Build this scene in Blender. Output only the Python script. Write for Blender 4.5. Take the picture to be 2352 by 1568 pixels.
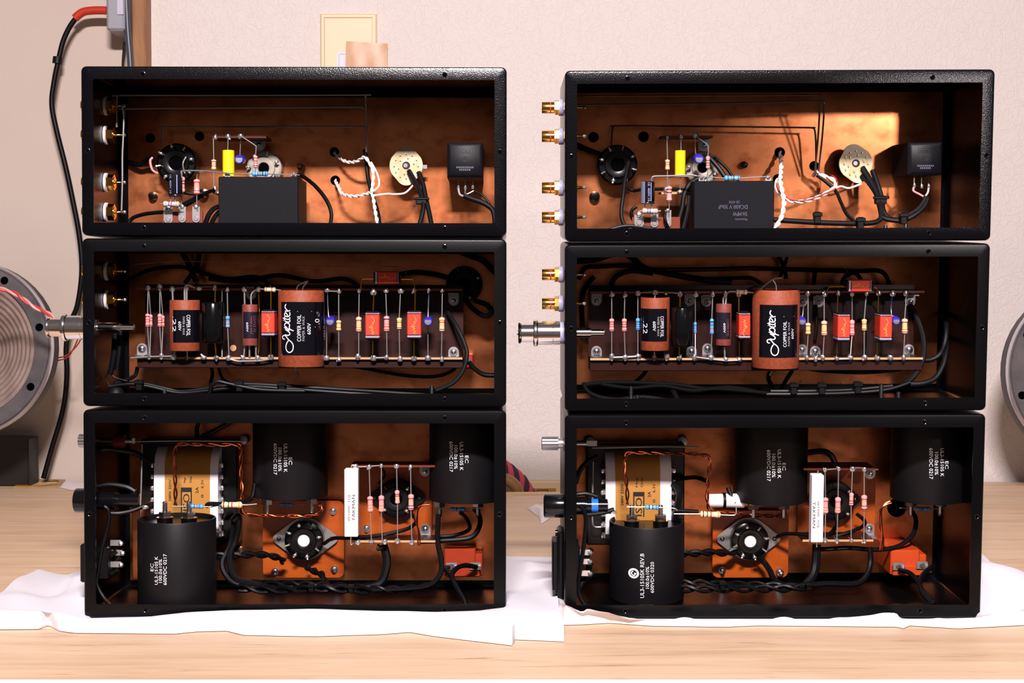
import bpy, math, random
from mathutils import Vector, Matrix
random.seed(7)
for o in list(bpy.data.objects): bpy.data.objects.remove(o)
scene = bpy.context.scene
col = scene.collection
# ------------------------------------------------------------------ camera
F = 2352*50/36.0; CX, CY = 1176.0, 784.0
PITCH = 0.02597
CAM = Vector((0, 0, 0.9835))          # bench top is at z = 0.75
TBL = 0.75
cd = bpy.data.cameras.new('camera'); cam = bpy.data.objects.new('camera', cd); col.objects.link(cam)
cd.lens = 50; cd.sensor_width = 36; cd.clip_start = 0.02
cam.location = CAM; cam.rotation_euler = (math.pi/2-PITCH, 0, 0)
scene.camera = cam
# ------------------------------------------------------------------ light
def srgb(r, g, b):
    f = lambda c: (c/255/12.92) if c <= 10 else ((c/255+0.055)/1.055)**2.4
    return (f(r), f(g), f(b), 1)
world = bpy.data.worlds.new('world'); scene.world = world; world.use_nodes = True
bg = world.node_tree.nodes['Background']; bg.inputs[0].default_value = srgb(255, 236, 234); bg.inputs[1].default_value = 0.085
def area(name, loc, tgt, sx, sy, power, colr, spread=math.pi):
    l = bpy.data.lights.new(name, 'AREA'); l.shape = 'RECTANGLE'; l.size = sx; l.size_y = sy; l.energy = power; l.color = colr[:3]; l.spread = spread
    o = bpy.data.objects.new(name, l); col.objects.link(o); o.location = loc
    o.rotation_euler = (Vector(tgt)-Vector(loc)).to_track_quat('-Z', 'Y').to_euler(); return o
# ceiling tube fitting above and behind the camera, and a clamp lamp on the side
area('ceiling_tube', (0.02, -0.36, CAM.z+0.90), (0.0, 1.15, CAM.z-0.05), 0.34, 0.09, 50, srgb(255, 243, 243))
sp = bpy.data.lights.new('clamp_lamp', 'SPOT'); sp.energy = 11; sp.spot_size = math.radians(19); sp.spot_blend = 0.35; sp.shadow_soft_size = 0.03; sp.color = srgb(255, 240, 238)[:3]
so = bpy.data.objects.new('clamp_lamp', sp); col.objects.link(so); so.location = (0.66, -0.02, CAM.z+0.25)
so.rotation_euler = (Vector((0.335, 1.1, CAM.z+0.03))-so.location).to_track_quat('-Z', 'Y').to_euler()
vs = scene.view_settings; vs.view_transform = 'Standard'; vs.look = 'None'; vs.exposure = 0.42; vs.gamma = 1; vs.use_curve_mapping = False
# ------------------------------------------------------------------ materials
MATS = {}
def mat(name, c=(128,128,128), rough=.5, metal=0.0, bump=None, coat=0, trans=0, ior=1.45, spec=None, noise=None, emit=None):
    if name in MATS: return MATS[name]
    m = bpy.data.materials.new(name); m.use_nodes = True; nt = m.node_tree; b = nt.nodes['Principled BSDF']
    colr = srgb(*c); b.inputs['Base Color'].default_value = colr; b.inputs['Roughness'].default_value = rough; b.inputs['Metallic'].default_value = metal
    b.inputs['Coat Weight'].default_value = coat; b.inputs['Transmission Weight'].default_value = trans; b.inputs['IOR'].default_value = ior
    if spec is not None: b.inputs['Specular IOR Level'].default_value = spec
    tc = nt.nodes.new('ShaderNodeTexCoord')
    if noise:      # (scale, second colour, vector scale)
        n = nt.nodes.new('ShaderNodeTexNoise'); n.inputs['Scale'].default_value = noise[0]; n.inputs['Detail'].default_value = 6
        mp = nt.nodes.new('ShaderNodeMapping'); mp.inputs['Scale'].default_value = noise[2] if len(noise) > 2 else (1,1,1)
        nt.links.new(tc.outputs['Object'], mp.inputs[0]); nt.links.new(mp.outputs[0], n.inputs['Vector'])
        r = nt.nodes.new('ShaderNodeValToRGB'); r.color_ramp.elements[0].color = colr; r.color_ramp.elements[1].color = srgb(*noise[1])
        r.color_ramp.elements[0].position = .35; r.color_ramp.elements[1].position = .68
        nt.links.new(n.outputs['Fac'], r.inputs[0]); nt.links.new(r.outputs[0], b.inputs['Base Color'])
    if bump:       # (scale, strength, distance, detail)
        n = nt.nodes.new('ShaderNodeTexNoise'); n.inputs['Scale'].default_value = bump[0]; n.inputs['Detail'].default_value = bump[3] if len(bump) > 3 else 2
        nt.links.new(tc.outputs['Object'], n.inputs['Vector'])
        bu = nt.nodes.new('ShaderNodeBump'); bu.inputs['Strength'].default_value = bump[1]; bu.inputs['Distance'].default_value = bump[2]
        nt.links.new(n.outputs['Fac'], bu.inputs['Height']); nt.links.new(bu.outputs[0], b.inputs['Normal'])
    MATS[name] = m; return m
mat('black_paint', (5,5,7), .28, bump=(1300,.12,.0002,2), spec=.24)
mat('wire_matte', (8,7,9), .75, spec=.1)
mat('paint_sparkle', (5,5,8), .2, bump=(1100,.55,.00022,2), spec=.28)
mat('black_gloss', (12,11,14), .16, bump=(260,.05,.0004))
mat('rubber', (10,9,12), .55, spec=.25)
mat('vinyl', (9,8,11), .42, spec=.22)
mat('black_plastic', (11,10,13), .44, spec=.25)
mat('bakelite', (7,6,7), .25, spec=.4)
mat('cap_sleeve', (15,14,17), .48, spec=.24)
mat('film_box', (14,14,20), .62, spec=.16, bump=(900,.2,.0002))
mat('relay_plastic', (13,13,18), .48, spec=.25)
mat('tin', (214,211,212), .3, .85)
mat('dull_tin', (158,152,150), .4, .55)
mat('dark_tin', (96,88,84), .4, .55)
mat('solder', (232,230,234), .26, .9, bump=(900,.35,.0006))
mat('chrome', (236,232,232), .14, 1.0)
mat('steel', (168,166,170), .28, 1.0)
mat('gold', (238,186,96), .16, 1.0)
mat('gold_lead', (196,138,48), .3, 1.0)
mat('zinc', (168,164,164), .42, .8, bump=(500,.2,.0003))
mat('white_nylon', (232,228,236), .4)
mat('nylon_blue', (168,168,205), .4)
mat('ceramic', (236,232,234), .6)
mat('cement', (233,229,233), .75, bump=(700,.15,.0003))
mat('cream_wafer', (196,168,124), .35, noise=(90,(222,204,170)))
mat('steatite', (150,140,128), .4, noise=(60,(176,168,156)))
mat('phenolic_orange', (168,76,12), .38, noise=(40,(140,54,8)))
mat('phenolic_brown', (34,12,8), .4, noise=(30,(46,17,11)), spec=.3)
mat('phenolic_red', (116,50,32), .4)
mat('board_edge', (190,146,104), .7)
mat('relay_orange', (186,66,26), .35)
mat('relay_red', (150,50,26), .3)
mat('knob_red', (92,10,22), .3)
mat('block_red', (150,30,30), .4)
mat('jup_brown', (128,56,30), .6, noise=(400,(146,68,40)))
mat('jup_small', (112,48,42), .55, noise=(400,(128,60,52)))
mat('label_black', (10,10,16), .12)
mat('label_dull', (26,22,34), .3)
mat('glass_black', (8,9,10), .14)
mat('amt_red', (212,58,40), .42)
mat('amt_silver', (205,200,224), .3, .6)
mat('amt_end', (24,18,26), .25)
mat('ink_white', (226,226,232), .5)
mat('ink_grey', (150,150,162), .5)
mat('ink_faint', (92,88,108), .5)
mat('ink_yellow', (238,168,52), .5)
mat('ink_black', (22,20,22), .6)
mat('ink_mauve', (120,66,80), .5)
mat('yellow_film', (240,214,24), .35)
mat('blue_sleeve', (54,42,170), .25)
mat('alu_top', (190,196,214), .3, 1.0)
mat('elec_black', (20,20,28), .22)
mat('elec_grey', (112,114,136), .3)
mat('elec_text', (150,160,205), .4)
mat('trafo_paper', (178,124,54), .55)
mat('trafo_core', (14,13,15), .35)
mat('bobbin', (236,230,240), .5)
mat('wire_white', (236,222,216), .4)
mat('wire_red', (196,52,44), .4)
mat('wire_pink', (220,150,150), .4)
mat('enamel_copper', (196,104,70), .24, 1.0)
mat('heatshrink_red', (186,44,26), .5)
mat('grey_box', (150,150,160), .45)
mat('grey_light', (186,186,204), .45)
mat('conduit', (66,68,80), .35)
mat('switch_cream', (226,206,172), .45)
mat('switch_grey', (206,206,214), .4)
mat('spk_rim', (205,203,212), .3, .85)
mat('spk_gasket', (70,66,70), .7, noise=(30,(96,90,92)))
mat('spk_cone', (128,110,104), .85, noise=(50,(150,132,124)))
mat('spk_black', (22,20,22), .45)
mat('tan_plate', (150,112,56), .4, noise=(60,(172,132,74)))
mat('cream_wood', (228,196,152), .55)
mat('tan_recess', (176,126,70), .55)
mat('rope_red', (206,70,84), .8)
mat('rope_black', (52,44,60), .8)
mat('hoop_wood', (150,108,64), .5)
mat('fuse_blue', (36,110,226), .3)
mat('plastic_clear', (240,232,236), .3)
mat('hole_dark', (5,5,6), .9, spec=0)
mat('tape', (200,152,114), .42, noise=(40,(214,176,150)))
BAND = {'K':(18,14,18),'N':(92,40,28),'R':(206,44,40),'O':(232,120,60),'Y':(230,182,60),'G':(40,110,50),'B':(50,80,180),'V':(86,60,130),'S':(120,116,124),'W':(230,226,230),'D':(196,150,70)}
for k, v in BAND.items(): mat('band_'+k, v, .35)
BODY = {'pink':(240,156,154),'beige':(222,186,150),'tan':(228,190,132),'blue':(88,164,220),'grey':(186,180,192),'cream':(236,206,166),'blue2':(70,130,196)}
for k, v in BODY.items(): mat('res_'+k, v, .32)

def nodes_of(name):
    m = MATS[name]; return m.node_tree, m.node_tree.nodes['Principled BSDF']
def ramp(nt, src, stops):
    r = nt.nodes.new('ShaderNodeValToRGB'); e = r.color_ramp.elements
    e[0].position, e[0].color = stops[0]; e[1].position, e[1].color = stops[-1]
    for p, c in stops[1:-1]: x = e.new(p); x.color = c
    nt.links.new(src, r.inputs[0]); return r.outputs[0]
def noise(nt, scale, vec=(1,1,1), detail=6, rough=.55, dist=0):
    tc = nt.nodes.new('ShaderNodeTexCoord'); mp = nt.nodes.new('ShaderNodeMapping'); mp.inputs['Scale'].default_value = vec
    nt.links.new(tc.outputs['Object'], mp.inputs[0]); n = nt.nodes.new('ShaderNodeTexNoise'); n.inputs['Scale'].default_value = scale
    n.inputs['Detail'].default_value = detail; n.inputs['Roughness'].default_value = rough; n.inputs['Distortion'].default_value = dist
    nt.links.new(mp.outputs[0], n.inputs['Vector']); return n.outputs['Fac']
def mix(nt, f, a, b, mode='MIX'):
    m = nt.nodes.new('ShaderNodeMix'); m.data_type = 'RGBA'; m.blend_type = mode
    for s, v in ((m.inputs[0], f), (m.inputs[6], a), (m.inputs[7], b)):
        if isinstance(v, (int, float)): s.default_value = v
        elif isinstance(v, tuple): s.default_value = v
        else: nt.links.new(v, s)
    return m.outputs[2]
def bumpn(nt, b, h, strength, dist):
    bu = nt.nodes.new('ShaderNodeBump'); bu.inputs['Strength'].default_value = strength; bu.inputs['Distance'].default_value = dist
    nt.links.new(h, bu.inputs['Height']); nt.links.new(bu.outputs[0], b.inputs['Normal'])
# copper sheet: stained, brushed
mat('copper', (206,124,74), .32, 1.0); nt, b = nodes_of('copper')
c1 = ramp(nt, noise(nt, 9, (1,1,1), 5, .6, .6), [(.3, srgb(196,112,68)), (.55, srgb(212,132,86)), (.75, srgb(204,124,84))])
c2 = ramp(nt, noise(nt, 55, (1,1,1.4), 4), [(.30, srgb(168,128,104)), (.5, srgb(255,255,255))])
nt.links.new(mix(nt, .55, c1, c2, 'MULTIPLY'), b.inputs['Base Color'])
rr = ramp(nt, noise(nt, 22, (1,1,1), 5), [(.3, (.21,.21,.21,1)), (.7, (.36,.36,.36,1))]); nt.links.new(rr, b.inputs['Roughness'])
bumpn(nt, b, noise(nt, 9, (1,1,1), 3), .22, .003)
# fibre wallpaper
mat('wallpaper', (222,212,208), .85); nt, b = nodes_of('wallpaper')
tc = nt.nodes.new('ShaderNodeTexCoord'); v = nt.nodes.new('ShaderNodeTexVoronoi'); v.feature = 'DISTANCE_TO_EDGE'; v.inputs['Scale'].default_value = 95; v.inputs['Randomness'].default_value = 1
mp = nt.nodes.new('ShaderNodeMapping'); mp.inputs['Scale'].default_value = (1,1,.6); mp.inputs['Rotation'].default_value = (0,.6,0)
n2 = nt.nodes.new('ShaderNodeTexNoise'); n2.inputs['Scale'].default_value = 40
va = nt.nodes.new('ShaderNodeVectorMath'); va.operation = 'MULTIPLY_ADD'; va.inputs[1].default_value = (.05,.05,.05)
nt.links.new(tc.outputs['Object'], mp.inputs[0]); nt.links.new(tc.outputs['Object'], n2.inputs['Vector']); nt.links.new(n2.outputs['Color'], va.inputs[0]); nt.links.new(mp.outputs[0], va.inputs[2]); nt.links.new(va.outputs[0], v.inputs['Vector'])
h1 = ramp(nt, v.outputs['Distance'], [(0, (0,0,0,1)), (.12, (1,1,1,1))])
h2 = noise(nt, 160, (1,1,.6), 5, .65, 2.5)
bumpn(nt, b, mix(nt, .7, h1, h2), 0.65, .0015)
mat('wall_smooth', (206,191,180), .85, bump=(60,.15,.001,4), noise=(3,(196,180,168)))
# worn plywood bench
mat('plywood', (214,172,132), .5); nt, b = nodes_of('plywood')
g = ramp(nt, noise(nt, 6, (1,9,9), 8, .62, .4), [(.3, srgb(200,166,134)), (.5, srgb(214,182,150)), (.72, srgb(222,194,166))])
g2 = ramp(nt, noise(nt, 30, (.35,5,1), 6, .7, .8), [(.30, srgb(150,112,84)), (.42, srgb(255,255,255))])
nt.links.new(mix(nt, .5, g, g2, 'MULTIPLY'), b.inputs['Base Color']); bumpn(nt, b, noise(nt, 30, (1,8,8), 5), .12, .001)
mat('cloth', (222,220,228), .95); nt, b = nodes_of('cloth'); bumpn(nt, b, noise(nt, 900, (1,1,1), 2), .12, .0004)
mat('post_wood', (150,104,66), .6); nt, b = nodes_of('post_wood')
nt.links.new(ramp(nt, noise(nt, 12, (6,6,.6), 6, .6, .5), [(.3, srgb(128,84,52)), (.7, srgb(176,128,86))]), b.inputs['Base Color'])
mat('floor_wood', (110,80,56), .6)
# ------------------------------------------------------------------ mesh builder
class MB:
    def __init__(s): s.v = []; s.f = []; s.m = []
    def add(s, vs, fs, mi=0):
        k = len(s.v); s.v += [Vector(p) for p in vs]; s.f += [tuple(i+k for i in f) for f in fs]; s.m += [mi]*len(fs); return s
    def box(s, a, b, mi=0, bev=0):
        x0, y0, z0 = [min(a[i], b[i]) for i in range(3)]; x1, y1, z1 = [max(a[i], b[i]) for i in range(3)]
        if bev <= 0:
            return s.add([(x0,y0,z0),(x1,y0,z0),(x1,y1,z0),(x0,y1,z0),(x0,y0,z1),(x1,y0,z1),(x1,y1,z1),(x0,y1,z1)],
                         [(0,3,2,1),(4,5,6,7),(0,1,5,4),(1,2,6,5),(2,3,7,6),(3,0,4,7)], mi)
        e = bev; rings = []
        for z, i in ((z0, e), (z0+e, 0), (z1-e, 0), (z1, e)):
            X0, X1, Y0, Y1 = x0+i, x1-i, y0+i, y1-i; c = e if i == 0 else e*.6
            rings.append([(X0+c,Y0,z),(X1-c,Y0,z),(X1,Y0+c,z),(X1,Y1-c,z),(X1-c,Y1,z),(X0+c,Y1,z),(X0,Y1-c,z),(X0,Y0+c,z)])
        return s.loft(rings, mi=mi)
    def loft(s, rings, closed=False, caps=True, mi=0):
        n = len(rings[0]); vs = [p for r in rings for p in r]; fs = []; R = len(rings)
        for i in range(R if closed else R-1):
            for j in range(n):
                a = i*n+j; b_ = i*n+(j+1) % n; c = ((i+1) % R)*n+(j+1) % n; d = ((i+1) % R)*n+j
                fs.append((a, b_, c, d))
        if caps and not closed:
            fs.append(tuple(range(n-1, -1, -1))); fs.append(tuple((R-1)*n+j for j in range(n)))
        return s.add(vs, fs, mi)
    def lathe(s, p0, p1, prof, n=16, mi=0, caps=True, phase=0):
        p0, p1 = Vector(p0), Vector(p1); ax = p1-p0; z = ax.normalized()
        t = Vector((0,0,1)) if abs(z.z) < .9 else Vector((1,0,0)); x = z.cross(t).normalized(); y = z.cross(x)
        rings = [[p0+ax*tt+x*(r*math.cos(2*math.pi*j/n+phase))+y*(r*math.sin(2*math.pi*j/n+phase)) for j in range(n)] for tt, r in prof]
        return s.loft(rings, caps=caps, mi=mi)
    def cyl(s, p0, p1, r, n=14, mi=0, r1=None, phase=0): return s.lathe(p0, p1, [(0, r), (1, r if r1 is None else r1)], n, mi, True, phase)
    def sphere(s, c, r, n=10, mi=0, sc=(1,1,1)):
        c = Vector(c); rings = []
        m = max(4, n//2)
        for i in range(1, m):
            th = math.pi*i/m; rings.append([(c.x+sc[0]*r*math.sin(th)*math.cos(2*math.pi*j/n), c.y+sc[1]*r*math.sin(th)*math.sin(2*math.pi*j/n), c.z-sc[2]*r*math.cos(th)) for j in range(n)])
        return s.loft(rings, mi=mi)
    def tube(s, pts, r, n=8, mi=0, smooth=True, sub=6, rr=None):
        pts = [Vector(p) for p in pts]
        if smooth and len(pts) > 2: pts = catmull(pts, sub)
        rings = []; prev = None; L = len(pts)
        for i, p in enumerate(pts):
            tg = (pts[min(i+1, L-1)]-pts[max(i-1, 0)])
            tg = tg.normalized() if tg.length > 1e-9 else Vector((0,0,1))
            if prev is None:
                t = Vector((0,0,1)) if abs(tg.z) < .9 else Vector((1,0,0)); x = tg.cross(t).normalized()
            else:
                x = prev-tg*prev.dot(tg); x = x.normalized() if x.length > 1e-9 else tg.orthogonal().normalized()
            prev = x; y = tg.cross(x); q = r if rr is None else rr(i/max(1, L-1))*r
            rings.append([p+x*(q*math.cos(2*math.pi*j/n))+y*(q*math.sin(2*math.pi*j/n)) for j in range(n)])
        return s.loft(rings, mi=mi)
    def twist(s, pts, r, gap, pitch, ph=0, n=6, mi=0):
        pts = catmull([Vector(p) for p in pts], 10); out = []; acc = 0; prev = None; L = len(pts)
        # resample evenly
        dense = [pts[0]]; step = pitch/10
        for a, b_ in zip(pts, pts[1:]):
            k = max(1, int((b_-a).length/step)); dense += [a+(b_-a)*((i+1)/k) for i in range(k)]
        L = len(dense)
        for i, p in enumerate(dense):
            tg = (dense[min(i+1, L-1)]-dense[max(i-1, 0)]).normalized()
            if i: acc += (p-dense[i-1]).length
            x = (tg.orthogonal() if prev is None else prev-tg*prev.dot(tg)).normalized(); prev = x; y = tg.cross(x); a = 2*math.pi*acc/pitch+ph
            out.append(p+(x*math.cos(a)+y*math.sin(a))*gap)
        return s.tube(out, r, n, mi, smooth=False)
    def prism(s, poly, d0, d1, mi=0):      # poly in local (x, z), extruded along depth y
        n = len(poly); return s.loft([[(x, d1, z) for x, z in poly], [(x, d0, z) for x, z in poly]], mi=mi)
    def ribbon(s, pts, w, fn, mi=0, sub=6):   # flat stroke in (x, z); fn -> depth
        P_ = catmull([Vector((x, 0, z)) for x, z in pts], sub) if len(pts) > 2 else [Vector((x, 0, z)) for x, z in pts]
        vs = []; L = len(P_)
        for i, p in enumerate(P_):
            t = P_[min(i+1, L-1)]-P_[max(i-1, 0)]; t = t.normalized() if t.length > 1e-9 else Vector((1,0,0)); nn = Vector((-t.z, 0, t.x))*w*.5
            for q in (p+nn, p-nn): vs.append((q.x, fn(q.x, q.z), q.z))
        return s.add(vs, [(2*i, 2*i+1, 2*i+3, 2*i+2) for i in range(L-1)], mi)
def catmull(p, sub):
    out = []
    for i in range(len(p)-1):
        a, b_, c, d = p[max(i-1, 0)], p[i], p[i+1], p[min(i+2, len(p)-1)]
        for k in range(sub):
            t = k/sub; out.append(.5*((2*b_)+(c-a)*t+(2*a-5*b_+4*c-d)*t*t+(3*b_-a-3*c+d)*t**3))
    out.append(p[-1]); return out
def link(name, mb, mats, M, parent=None, off=Vector((0,0,0)), sharp=40):
    me = bpy.data.meshes.new(name); me.from_pydata([p-off for p in mb.v], [], mb.f)
    for m in ([mats] if isinstance(mats, str) else mats): me.materials.append(MATS[m])
    me.polygons.foreach_set('material_index', mb.m); me.polygons.foreach_set('use_smooth', [True]*len(mb.f)); me.update()
    me.set_sharp_from_angle(angle=math.radians(sharp))
    o = bpy.data.objects.new(name, me); col.objects.link(o)
    if parent: o.parent = parent
    else: o.matrix_world = M
    return o
def tag(o, label, cat, group=None, kind=None):
    if kind: o['kind'] = kind
    if label: o['label'] = label
    if cat: o['category'] = cat
    if group: o['group'] = group
    return o
class Thing:
    """an Empty at the base of a thing; parts are meshes given in the same frame"""
    def __init__(s, S, name, label, cat, base, group=None):
        s.base = Vector(base); s.o = bpy.data.objects.new(name, None); col.objects.link(s.o)
        s.o.empty_display_size = .005; s.o.matrix_world = S @ Matrix.Translation(s.base); tag(s.o, label, cat, group)
    def part(s, name, mb, mats, parent=None, label=None, sharp=40):
        o = link(name, mb, mats, None, parent or s.o, s.base, sharp)
        if label: o['label'] = label
        return o
def single(S, name, mb, mats, label, cat, group=None, base=None, sharp=40):
    base = Vector(base) if base is not None else mb.v[0].copy()
    return tag(link(name, mb, mats, S @ Matrix.Translation(base), None, base, sharp), label, cat, group)
# text as mesh, normalised to a unit box
TX = {}
def text(s):
    if s in TX: return TX[s]
    cu = bpy.data.curves.new('txt', 'FONT'); cu.body = s; cu.size = 1; cu.resolution_u = 2
    ob = bpy.data.objects.new('txt', cu); col.objects.link(ob)
    dg = bpy.context.evaluated_depsgraph_get(); dg.update(); me = bpy.data.meshes.new_from_object(ob.evaluated_get(dg))
    vs = [v.co.copy() for v in me.vertices]; fs = [tuple(p.vertices) for p in me.polygons]
    bpy.data.objects.remove(ob); bpy.data.meshes.remove(me); bpy.data.curves.remove(cu)
    x0, x1 = min(v.x for v in vs), max(v.x for v in vs); y0, y1 = min(v.y for v in vs), max(v.y for v in vs)
    TX[s] = ([((v.x-x0)/(x1-x0), (v.y-y0)/(y1-y0)) for v in vs], fs); return TX[s]
def put_text(mb, s, a, u, v, fn, mi=0):
    """a: (x,z) of the text's lower left corner, u: reading vector, v: up vector (both (x,z)); fn gives the depth"""
    vs, fs = text(s); out = []
    for p, q in vs:
        x = a[0]+u[0]*p+v[0]*q; z = a[1]+u[1]*p+v[1]*q; out.append((x, fn(x, z), z))
    mb.add(out, fs, mi)
# ------------------------------------------------------------------ the two stacks (each leans and turns a little)
def rot(ax, a): return Matrix.Rotation(a, 3, ax)
RP = rot('X', -PITCH)
class Stack: pass
def stack(o, yaw, tilt, roll, words):
    s = Stack(); s.M = rot('Z', yaw) @ rot('X', tilt) @ rot('Y', roll); s.o = Vector(o)
    s.W = Matrix.Translation(CAM+s.o) @ s.M.to_4x4(); s.words = words; s.MT = s.M.transposed(); s.ol = s.MT @ (-s.o)
    s.tilt = tilt; return s
SL = stack((-0.15618, 1.02306, 0.17046), .00697, 0, .00165, 'stack under wall switch')
SR = stack((0.18992, 1.01229, 0.16628), -.00467, .06376, -.00261, 'stack away from switch')
def P(s, px, py, d):
    r = RP @ Vector(((px-CX)/F, 1, -(py-CY)/F))
    dl = s.MT @ r; t = (d-s.ol.y)/dl.y; return s.ol+dl*t
def mpp(s, py, d): return (s.o.y+d+s.tilt*max(0, (py-160)*.000314))/F
def pw(px, py, y):      # world point on the vertical plane at distance y
    r = RP @ Vector(((px-CX)/F, 1, -(py-CY)/F)); return CAM+r*(y/r.y)
def pt(px, py, z=TBL):  # world point on a horizontal plane
    r = RP @ Vector(((px-CX)/F, 1, -(py-CY)/F)); return CAM+r*((z-CAM.z)/r.z)
LV = {1: 'top chassis', 2: 'middle chassis', 3: 'bottom chassis'}
def loc(s, lv): return '%s, %s' % (LV[lv], s.words)
HW = .1525
ZT = {1: 0, 2: -.1231, 3: -.24622}; ZB = {1: -.12123, 2: -.24393, 3: -.39694}
DB = .104    # depth of the copper sheet
I4 = Matrix.Identity(4)
# ------------------------------------------------------------------ the room
WALL = 1.885
def wbox(name, a, b, m, label=None, cat=None, kind=None, bev=0, group=None):
    mb = MB().box(a, b, bev=bev); c = Vector(((a[0]+b[0])/2, (a[1]+b[1])/2, min(a[2], b[2])))
    return tag(link(name, mb, m, Matrix.Translation(c), None, c), label, cat, group, kind)
xs = pw(348, 100, WALL).x
wbox('wall_back', (xs-.02, WALL, 0), (2.2, WALL+.1, 2.5), 'wallpaper', kind='structure')
wbox('wall_left', (-2.2, WALL, 0), (xs-.02, WALL+.1, 2.5), 'wall_smooth', kind='structure')
a = pw(302, 100, WALL-.03)
wbox('trim_1', (a.x, WALL-.03, 0), (xs, WALL+.001, 2.5), 'post_wood', kind='structure', bev=.002)
wbox('floor', (-2.2, -1.5, -.05), (2.2, WALL+.1, 0), 'floor_wood', kind='structure')
# bench: the board has a notch at the back between the stacks
yb = pt(1200, 1106).y; yn = pt(1200, 1134).y; yf = pt(1176, 1562).y
B = Thing(I4, 'workbench', 'worn light plywood workbench carrying both amplifier stacks', 'workbench', (0, 1.3, 0))
xa, xb = pt(700, 1134).x, pt(1420, 1134).x; xr = pt(2332, 1108).x; rc = pt(2352, 1120)
poly = [(-1.3,yf),(1.3,yf),(1.3,rc.y-.25),(xr,yb),(xb,yb),(xb,yn),(xa,yn),(xa,yb),(-1.3,yb)]
mb = MB().loft([[(x,y,TBL-.03) for x,y in poly],[(x,y,TBL) for x,y in poly]]); B.part('bench_top', mb, 'plywood')
B.part('back_lip', MB().box((xa,yn-.012,TBL-.02),(xb,yn,TBL+.0025)), 'cream_wood')
B.part('edge_band', MB().box((-1.3,yf-.012,TBL-.03),(1.3,yf,TBL+.0005)), 'cement', label='white front edge band')
for x in (-1.2, 1.2):
    for y in (yf+.06, yb-.35): B.part('leg', MB().box((x-.03,y-.03,0),(x+.03,y+.03,TBL-.03)), 'post_wood')
# wall switch and the strip of copper-coloured tape on it
T = Thing(I4, 'wall_switch', 'cream wall switch plate with a grey rocker on fibre wallpaper', 'switch', pw(800, 150, WALL))
a, b = pw(737, 34, WALL), pw(867, 250, WALL)
fr = MB(); r1 = [(a.x,b.z),(b.x,b.z),(b.x,a.z),(a.x,a.z)]
def inset(q, e): return [(q[0][0]+e,q[0][1]+e),(q[1][0]-e,q[1][1]+e),(q[2][0]-e,q[2][1]-e),(q[3][0]+e,q[3][1]-e)]
fr.loft([[(x,WALL,z) for x,z in r1],[(x,WALL-.007,z) for x,z in r1],[(x,WALL-.009,z) for x,z in inset(r1,.002)],[(x,WALL-.009,z) for x,z in inset(r1,.005)],[(x,WALL-.007,z) for x,z in inset(r1,.0055)]])
T.part('frame', fr, 'switch_cream')
q = inset(r1, .006); T.part('cover', MB().box((q[0][0],WALL-.0082,q[0][1]),(q[2][0],WALL-.006,q[2][1]),bev=.0006), 'switch_cream')
c, e = pw(775, 122, WALL), pw(832, 200, WALL)
rk = T.part('rocker_frame', MB().box((c.x,WALL-.0092,e.z),(e.x,WALL-.008,c.z)), 'switch_grey')
T.part('rocker', MB().box((c.x+.003,WALL-.0105,e.z+.003),(e.x-.003,WALL-.009,c.z-.003),bev=.0007), 'switch_grey', rk)
a, b = pw(795, 95, WALL-.011), pw(891, 190, WALL-.011); tp = MB(); vs = []; n = 14
for j in range(n+1):
    for i in range(n+1):
        u, w = i/n, j/n; x = a.x+(b.x-a.x)*u-.002*w; z = a.z+(b.z-a.z)*w-.003*u
        vs.append((x, WALL-.0115-.0009*math.sin(6*u+2*w)*math.cos(3*w)-.0003*math.sin(13*u-3*w), z))
tp.add(vs, [(j*(n+1)+i, j*(n+1)+i+1, (j+1)*(n+1)+i+1, (j+1)*(n+1)+i) for j in range(n) for i in range(n)])
single(I4, 'tape_patch', tp, 'tape', 'crinkled tan packing tape stuck over the wall switch', 'tape')
# grey box, conduit and cable on the post
T = Thing(I4, 'junction_box', 'grey junction box beside the wooden post with red sleeved cable', 'electrical box', pw(262, 70, WALL))
a, b = pw(243, -60, WALL-.06), pw(285, 70, WALL-.06); T.part('body', MB().box((a.x,WALL-.06,b.z),(b.x,WALL,a.z),bev=.003), 'grey_box')
a, b = pw(269, -40, WALL-.061), pw(283, 33, WALL-.061); T.part('plate', MB().box((a.x,WALL-.0615,b.z),(b.x,WALL-.0595,a.z)), 'grey_light')
single(I4, 'conduit_cable', MB().tube([pw(288,-60,WALL-.05),pw(293,60,WALL-.05),pw(300,150,WALL-.05),pw(303,260,WALL-.05),pw(303,700,WALL-.05),pw(303,1080,WALL-.05)], .0042, 10), 'conduit', 'slate grey flat cable running down the wooden post', 'cable')
single(I4, 'thin_cable', MB().tube([pw(286,96,WALL-.02),pw(282,150,WALL-.02),pw(280,260,WALL-.02),pw(276,700,WALL-.02),pw(272,1095,WALL-.02)], .0016, 8), 'vinyl', 'thin black lead below the grey junction box', 'cable')
C = Thing(I4, 'power_cable', 'long black cable with red sleeve leaving the grey junction box', 'cable', pw(243, 25, WALL-.035))
yy = WALL-.035
C.part('cord', MB().tube([pw(*p, yy) for p in ((176,40),(160,62),(145,95),(134,140),(124,190),(119,240),(130,300),(150,380),(165,450),(182,540),(188,620),(178,700),(160,745),(152,800),(154,850),(150,910),(140,960),(122,1020),(100,1098))], .0034, 10), 'vinyl')
C.part('sleeve', MB().tube([pw(*p, yy) for p in ((246,24),(215,24),(190,28),(172,42))], .0054, 12), 'heatshrink_red')
C.part('cable_tie', MB().cyl(pw(133,131,yy), pw(131,146,yy), .0062, 12), 'black_plastic')
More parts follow.
